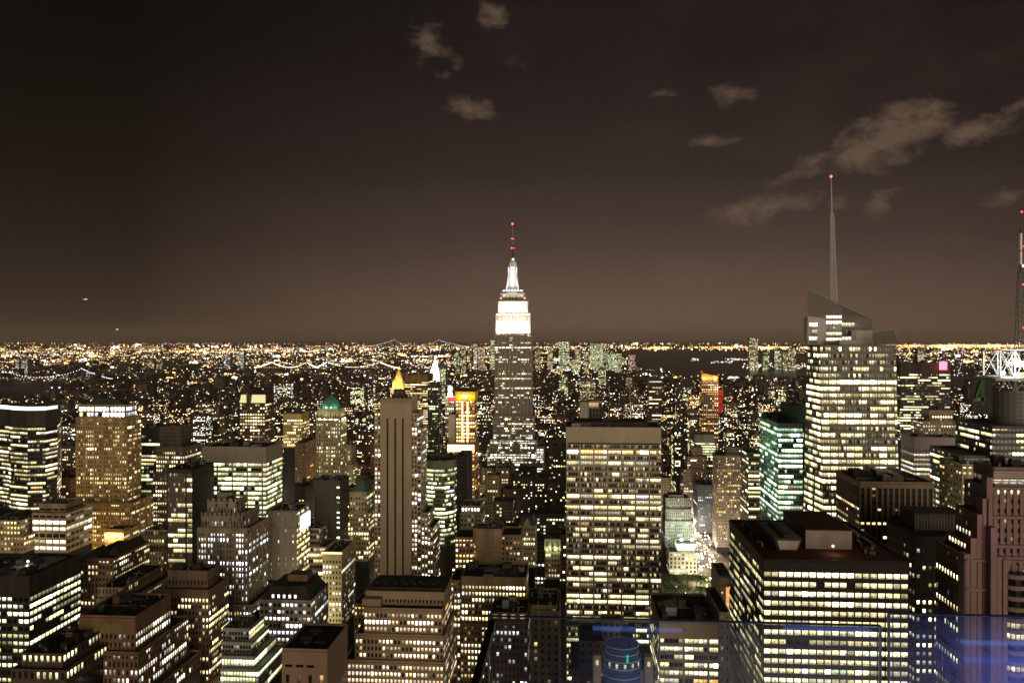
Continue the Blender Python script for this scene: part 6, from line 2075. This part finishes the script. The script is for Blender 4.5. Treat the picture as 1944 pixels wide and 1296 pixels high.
for ax_ in (-455, -312, -168, 152, 428):
    for i in range(10):
        y = 480 + 80 * i
        px_ = proj(ax_, y, 0)[0]
        if -80 < px_ < 2000 and not (ax_ == 152 and y > 700):
            crossing_fill_lamp(ax_ - 9, y, g7.uniform(80000, 160000), g7.choice(((1, .72, .38), (1, .8, .5), (.95, 1, .75), (1, .62, .28))))
def make_car(label, rgb):
    root = thing("car", label, "car", (0, 0, 0), None)
    paint = plain("car_paint_" + str(int(rgb[0] * 100)), rgb, .3, .2)
    mb = MB()
    mb.box(-.9, .9, -2.3, 2.3, .35, .85, paint)
    mb.hexa([(-.85, -1.5, .85), (.85, -1.5, .85), (.85, 1.3, .85), (-.85, 1.3, .85)], [(-.68, -.9, 1.45), (.68, -.9, 1.45), (.68, .7, 1.45), (-.68, .7, 1.45)], paint)
    mb.build("body", root)
    for s_ in (-1, 1):
        for e_ in (-1, 1):
            mb = MB()
            mb.bar((s_ * .8, e_ * 1.45, .33), (s_ * .95, e_ * 1.45, .33), .33, DARK, 10)
            mb.build("wheel", root)
        mb = MB()
        mb.box(s_ * .65 - .22, s_ * .65 + .22, -2.4, -2.28, .5, .82, LAMP, (26, 22, 17))
        mb.build("headlight", root)
    return root
car0 = make_car("yellow taxi with bright headlights in the traffic of the lit avenue", (.6, .38, .03))
car1 = make_car("pale car with bright headlights in the traffic of the lit avenue", (.5, .5, .5))
g6 = random.Random(4)
ncar = 0
for lane in range(5):
    y = 735 + g6.uniform(0, 10)
    while y < 1180:
        src = (car0, car1)[ncar % 2]
        if ncar < 2:
            r = src
        else:
            r = src.copy()
            COL.objects.link(r)
            for ch in list(src.children):
                c = ch.copy()
                COL.objects.link(c)
                c.parent = r
        r.location = (along(y) - 8 + lane * 4 + g6.uniform(-.8, .8), y, .10)
        r.rotation_euler = (0, 0, -.114)
        r['group'] = "taxis on the bright avenue" if src is car0 else "pale cars on the bright avenue"
        ncar += 1
        y += g6.choice((7, 9, 12, 20, 34, 48)) * g6.uniform(.8, 1.3)

# ------------------------------------------------------------------ aircraft over the river
def airplane(px, py, Y, label, k):
    p = P(px, py, Y)
    root = thing("airplane", label, "airplane", p)
    m = plain("aircraft_skin", (.5, .5, .5), .4, .2)
    mb = MB()
    mb.bar((-16, 0, 0), (13, 0, 0), 2.0, m, 10)
    mb.bar((13, 0, 0), (19, 0, -.4), 2.0, m, 10, .5)
    mb.bar((-16, 0, 0), (-23, 0, .9), 2.0, m, 10, .4)
    mb.build("fuselage", root)
    mb = MB()
    for s_ in (-1, 1):
        mb.hexa([(4, s_ * 1.5, -.8), (-3, s_ * 1.5, -.8), (-7, s_ * 17, .6), (-4.5, s_ * 17, .6)], [(4, s_ * 1.5, -.3), (-3, s_ * 1.5, -.3), (-7, s_ * 17, .8), (-4.5, s_ * 17, .8)], m)
        mb.hexa([(-18, s_ * .5, .8), (-21, s_ * .5, .8), (-23, s_ * 6, 1.2), (-21.5, s_ * 6, 1.2)], [(-18, s_ * .5, 1.1), (-21, s_ * .5, 1.1), (-23, s_ * 6, 1.4), (-21.5, s_ * 6, 1.4)], m)
    mb.hexa([(-17, -.25, 1.5), (-21.5, -.25, 1.5), (-21.5, .25, 1.5), (-17, .25, 1.5)], [(-21.5, -.2, 7.5), (-24, -.2, 7.5), (-24, .2, 7.5), (-21.5, .2, 7.5)], m)
    mb.build("wing", root)
    for u in (4.5, -5.0):
        mb = MB()
        mb.lathe(u, -4, [(.1, -2.0 * k), (1.9 * k, -.6), (1.9 * k, .6), (.1, 2.0 * k)], LAMP, 8, (4, 3.8, 3.4))
        mb.build("landing_light", root)
airplane(163, 568, 4200, "airliner with landing lights on, high over the river", 1.0)
airplane(223, 625, 7000, "small distant airliner light low over the horizon", 1.5)

# ------------------------------------------------------------------ the viewing deck: glass parapet, dark rail, and what the panes reflect behind the viewer
def parapet_glass():
    m = bpy.data.materials.new("parapet_glass")
    m.use_nodes = True
    nt = m.node_tree
    nt.nodes.clear()
    tr = nt.nodes.new('ShaderNodeBsdfTransparent')
    tr.inputs[0].default_value = (.93, .96, .97, 1)
    gl = nt.nodes.new('ShaderNodeBsdfGlossy')
    gl.inputs['Roughness'].default_value = .015
    fr = nt.nodes.new('ShaderNodeFresnel')
    fr.inputs[0].default_value = 1.75
    mx = nt.nodes.new('ShaderNodeMixShader')
    o = nt.nodes.new('ShaderNodeOutputMaterial')
    nt.links.new(fr.outputs[0], mx.inputs[0])
    nt.links.new(tr.outputs[0], mx.inputs[1])
    nt.links.new(gl.outputs[0], mx.inputs[2])
    nt.links.new(mx.outputs[0], o.inputs[0])
    return m
PG = parapet_glass()
EDGE = plain("green_glass_edge", (.30, .48, .52), .15, 0, .6)
Yg = 2.0
def panel(pl, pr, rowl, label):
    xa, xb = X(pl, Yg), X(pr, Yg)
    zt = Z((pl + pr) / 2, rowl, Yg)
    root = thing("glass_parapet", label, "glass parapet", ((xa + xb) / 2, Yg, 258.3))
    base = tuple(root.location)
    mb = MB()
    mb.box(xa, xb, Yg, Yg + .012, 258.45, zt, PG)
    mb.build("pane", root, base)
    mb = MB()
    mb.box(xa, xb, Yg - .0005, Yg + .0125, zt - .0005, zt + .0015, EDGE)
    mb.box(xb - .0014, xb + .0014, Yg - .001, Yg + .013, 258.45, zt - .001, EDGE)
    mb.box(xa - .0014, xa + .0014, Yg - .001, Yg + .013, 258.45, zt - .001, EDGE)
    mb.build("polished_edge", root, base)
    box_part(root, base, "base_shoe", xa, xb, Yg - .04, Yg + .05, 258.25, 258.46, STEEL)
    return zt
zt = panel(928, 1674, 1180, "wide clear glass parapet panel right of the dark slanting rail")
panel(1690, 2350, 1174, "clear glass parapet panel with a strong blue reflection")
root = thing("dark_rail", "thin black rail slanting from the glass parapet's corner towards the viewer", "rail", (X(936, Yg), 1.2, 258.3))
base = tuple(root.location)
xr_ = X(936, Yg)
box_part(root, base, "handrail", xr_ - .008, xr_ + .008, .25, Yg - .02, zt - .022, zt - .002, plain("black_enamel", (.004, .004, .004), .5, 0, .2))
box_part(root, base, "rail_post", xr_ - .008, xr_ + .008, .30, .33, 258.35, zt - .022, plain("black_enamel", (.004, .004, .004), .5, 0, .2))
def paving():
    m, nt, b = nodes("deck_paving")
    br = nt.nodes.new('ShaderNodeTexBrick')
    g = nt.nodes.new('ShaderNodeNewGeometry')
    br.inputs['Scale'].default_value = 1.6
    br.inputs['Color1'].default_value = (.20, .19, .18, 1)
    br.inputs['Color2'].default_value = (.16, .15, .145, 1)
    br.inputs['Mortar'].default_value = (.03, .03, .03, 1)
    br.inputs['Mortar Size'].default_value = .012
    nt.links.new(g.outputs['Position'], br.inputs['Vector'])
    nt.links.new(br.outputs[0], b.inputs['Base Color'])
    b.inputs['Roughness'].default_value = .6
    return m
mb = MB()
mb.box(-26, 26, -34, 2.1, 258.2, 258.35, paving())
mb.box(-26, 26, -34, 2.1, 0, 258.2, LIME)
tag(mb.build("deck_floor"), kind='structure')
tw = thing("roof_house", "limestone roof house at the back of the viewing deck with blue-lit doorways", "building", (0, -9, 258.35))
base = (0, -9, 258.35)
box_part(tw, base, "wall", -14, 14, -12, -8.5, 258.35, 264.5, LIME)
for i, (u, w_) in enumerate(((3.4, 1.0), (6.6, 1.6), (1.2, .5))):
    box_part(tw, base, "blue_glow_panel", u, u + w_, -8.49, -8.42, 258.4, 261.2, LAMP, (.9, 1.2, 5.5) if i == 1 else (.5, .8, 2.6))  # unseen glowing panels added for the blue reflection in the parapet
def deck_light(name, x, y, z, energy, col, size):
    d = bpy.data.lights.new(name, 'AREA')
    d.energy = energy
    d.color = col
    d.size = size
    o = bpy.data.objects.new(name, d)
    COL.objects.link(o)
    o.parent = tw
    o.location = (x - base[0], y - base[1], z - base[2])
deck_light("blue_deck_light", 2.5, -.15, 258.75, 48, (.20, .24, 1), .4)
deck_light("blue_deck_light", .35, .1, 258.55, 1.4, (.2, .35, 1), .15)
for i, (xa_, xb_, y_) in enumerate(((.12, .62, -.62), (1.20, 1.68, -.70), (2.1, 2.9, -.55), (2.0, 2.6, -.30))):
    box_part(tw, base, "deck_strip_light", xa_, xb_, y_, y_ + .03, 258.352, 258.365, LAMP, (.25, .5, 1.6) if i < 3 else (.25, .35, 1.5))
deck_light("white_deck_light", 1.2, .15, 258.8, 30, (1, .95, .92), .3)
for q in list(bpy.data.objects):
    if q.type == 'EMPTY' and not q.get('label'):
        print("unlabelled", q.name)
print("objects", len(bpy.data.objects))

# ------------------------------------------------------------------ warm night haze
hm = bpy.data.materials.new("haze")
hm.use_nodes = True
hm.node_tree.nodes.clear()
pv = hm.node_tree.nodes.new('ShaderNodeVolumePrincipled')
pv.inputs['Color'].default_value = (.88, .76, .66, 1)
pv.inputs['Density'].default_value = 2.4e-5
ho = hm.node_tree.nodes.new('ShaderNodeOutputMaterial')
hm.node_tree.links.new(pv.outputs[0], ho.inputs['Volume'])
mb = MB()
mb.box(-45000, 45000, -400, 60000, -1.5, 720, hm)
tag(mb.build("haze"), "warm brown night haze over the city", "haze", None, 'stuff')
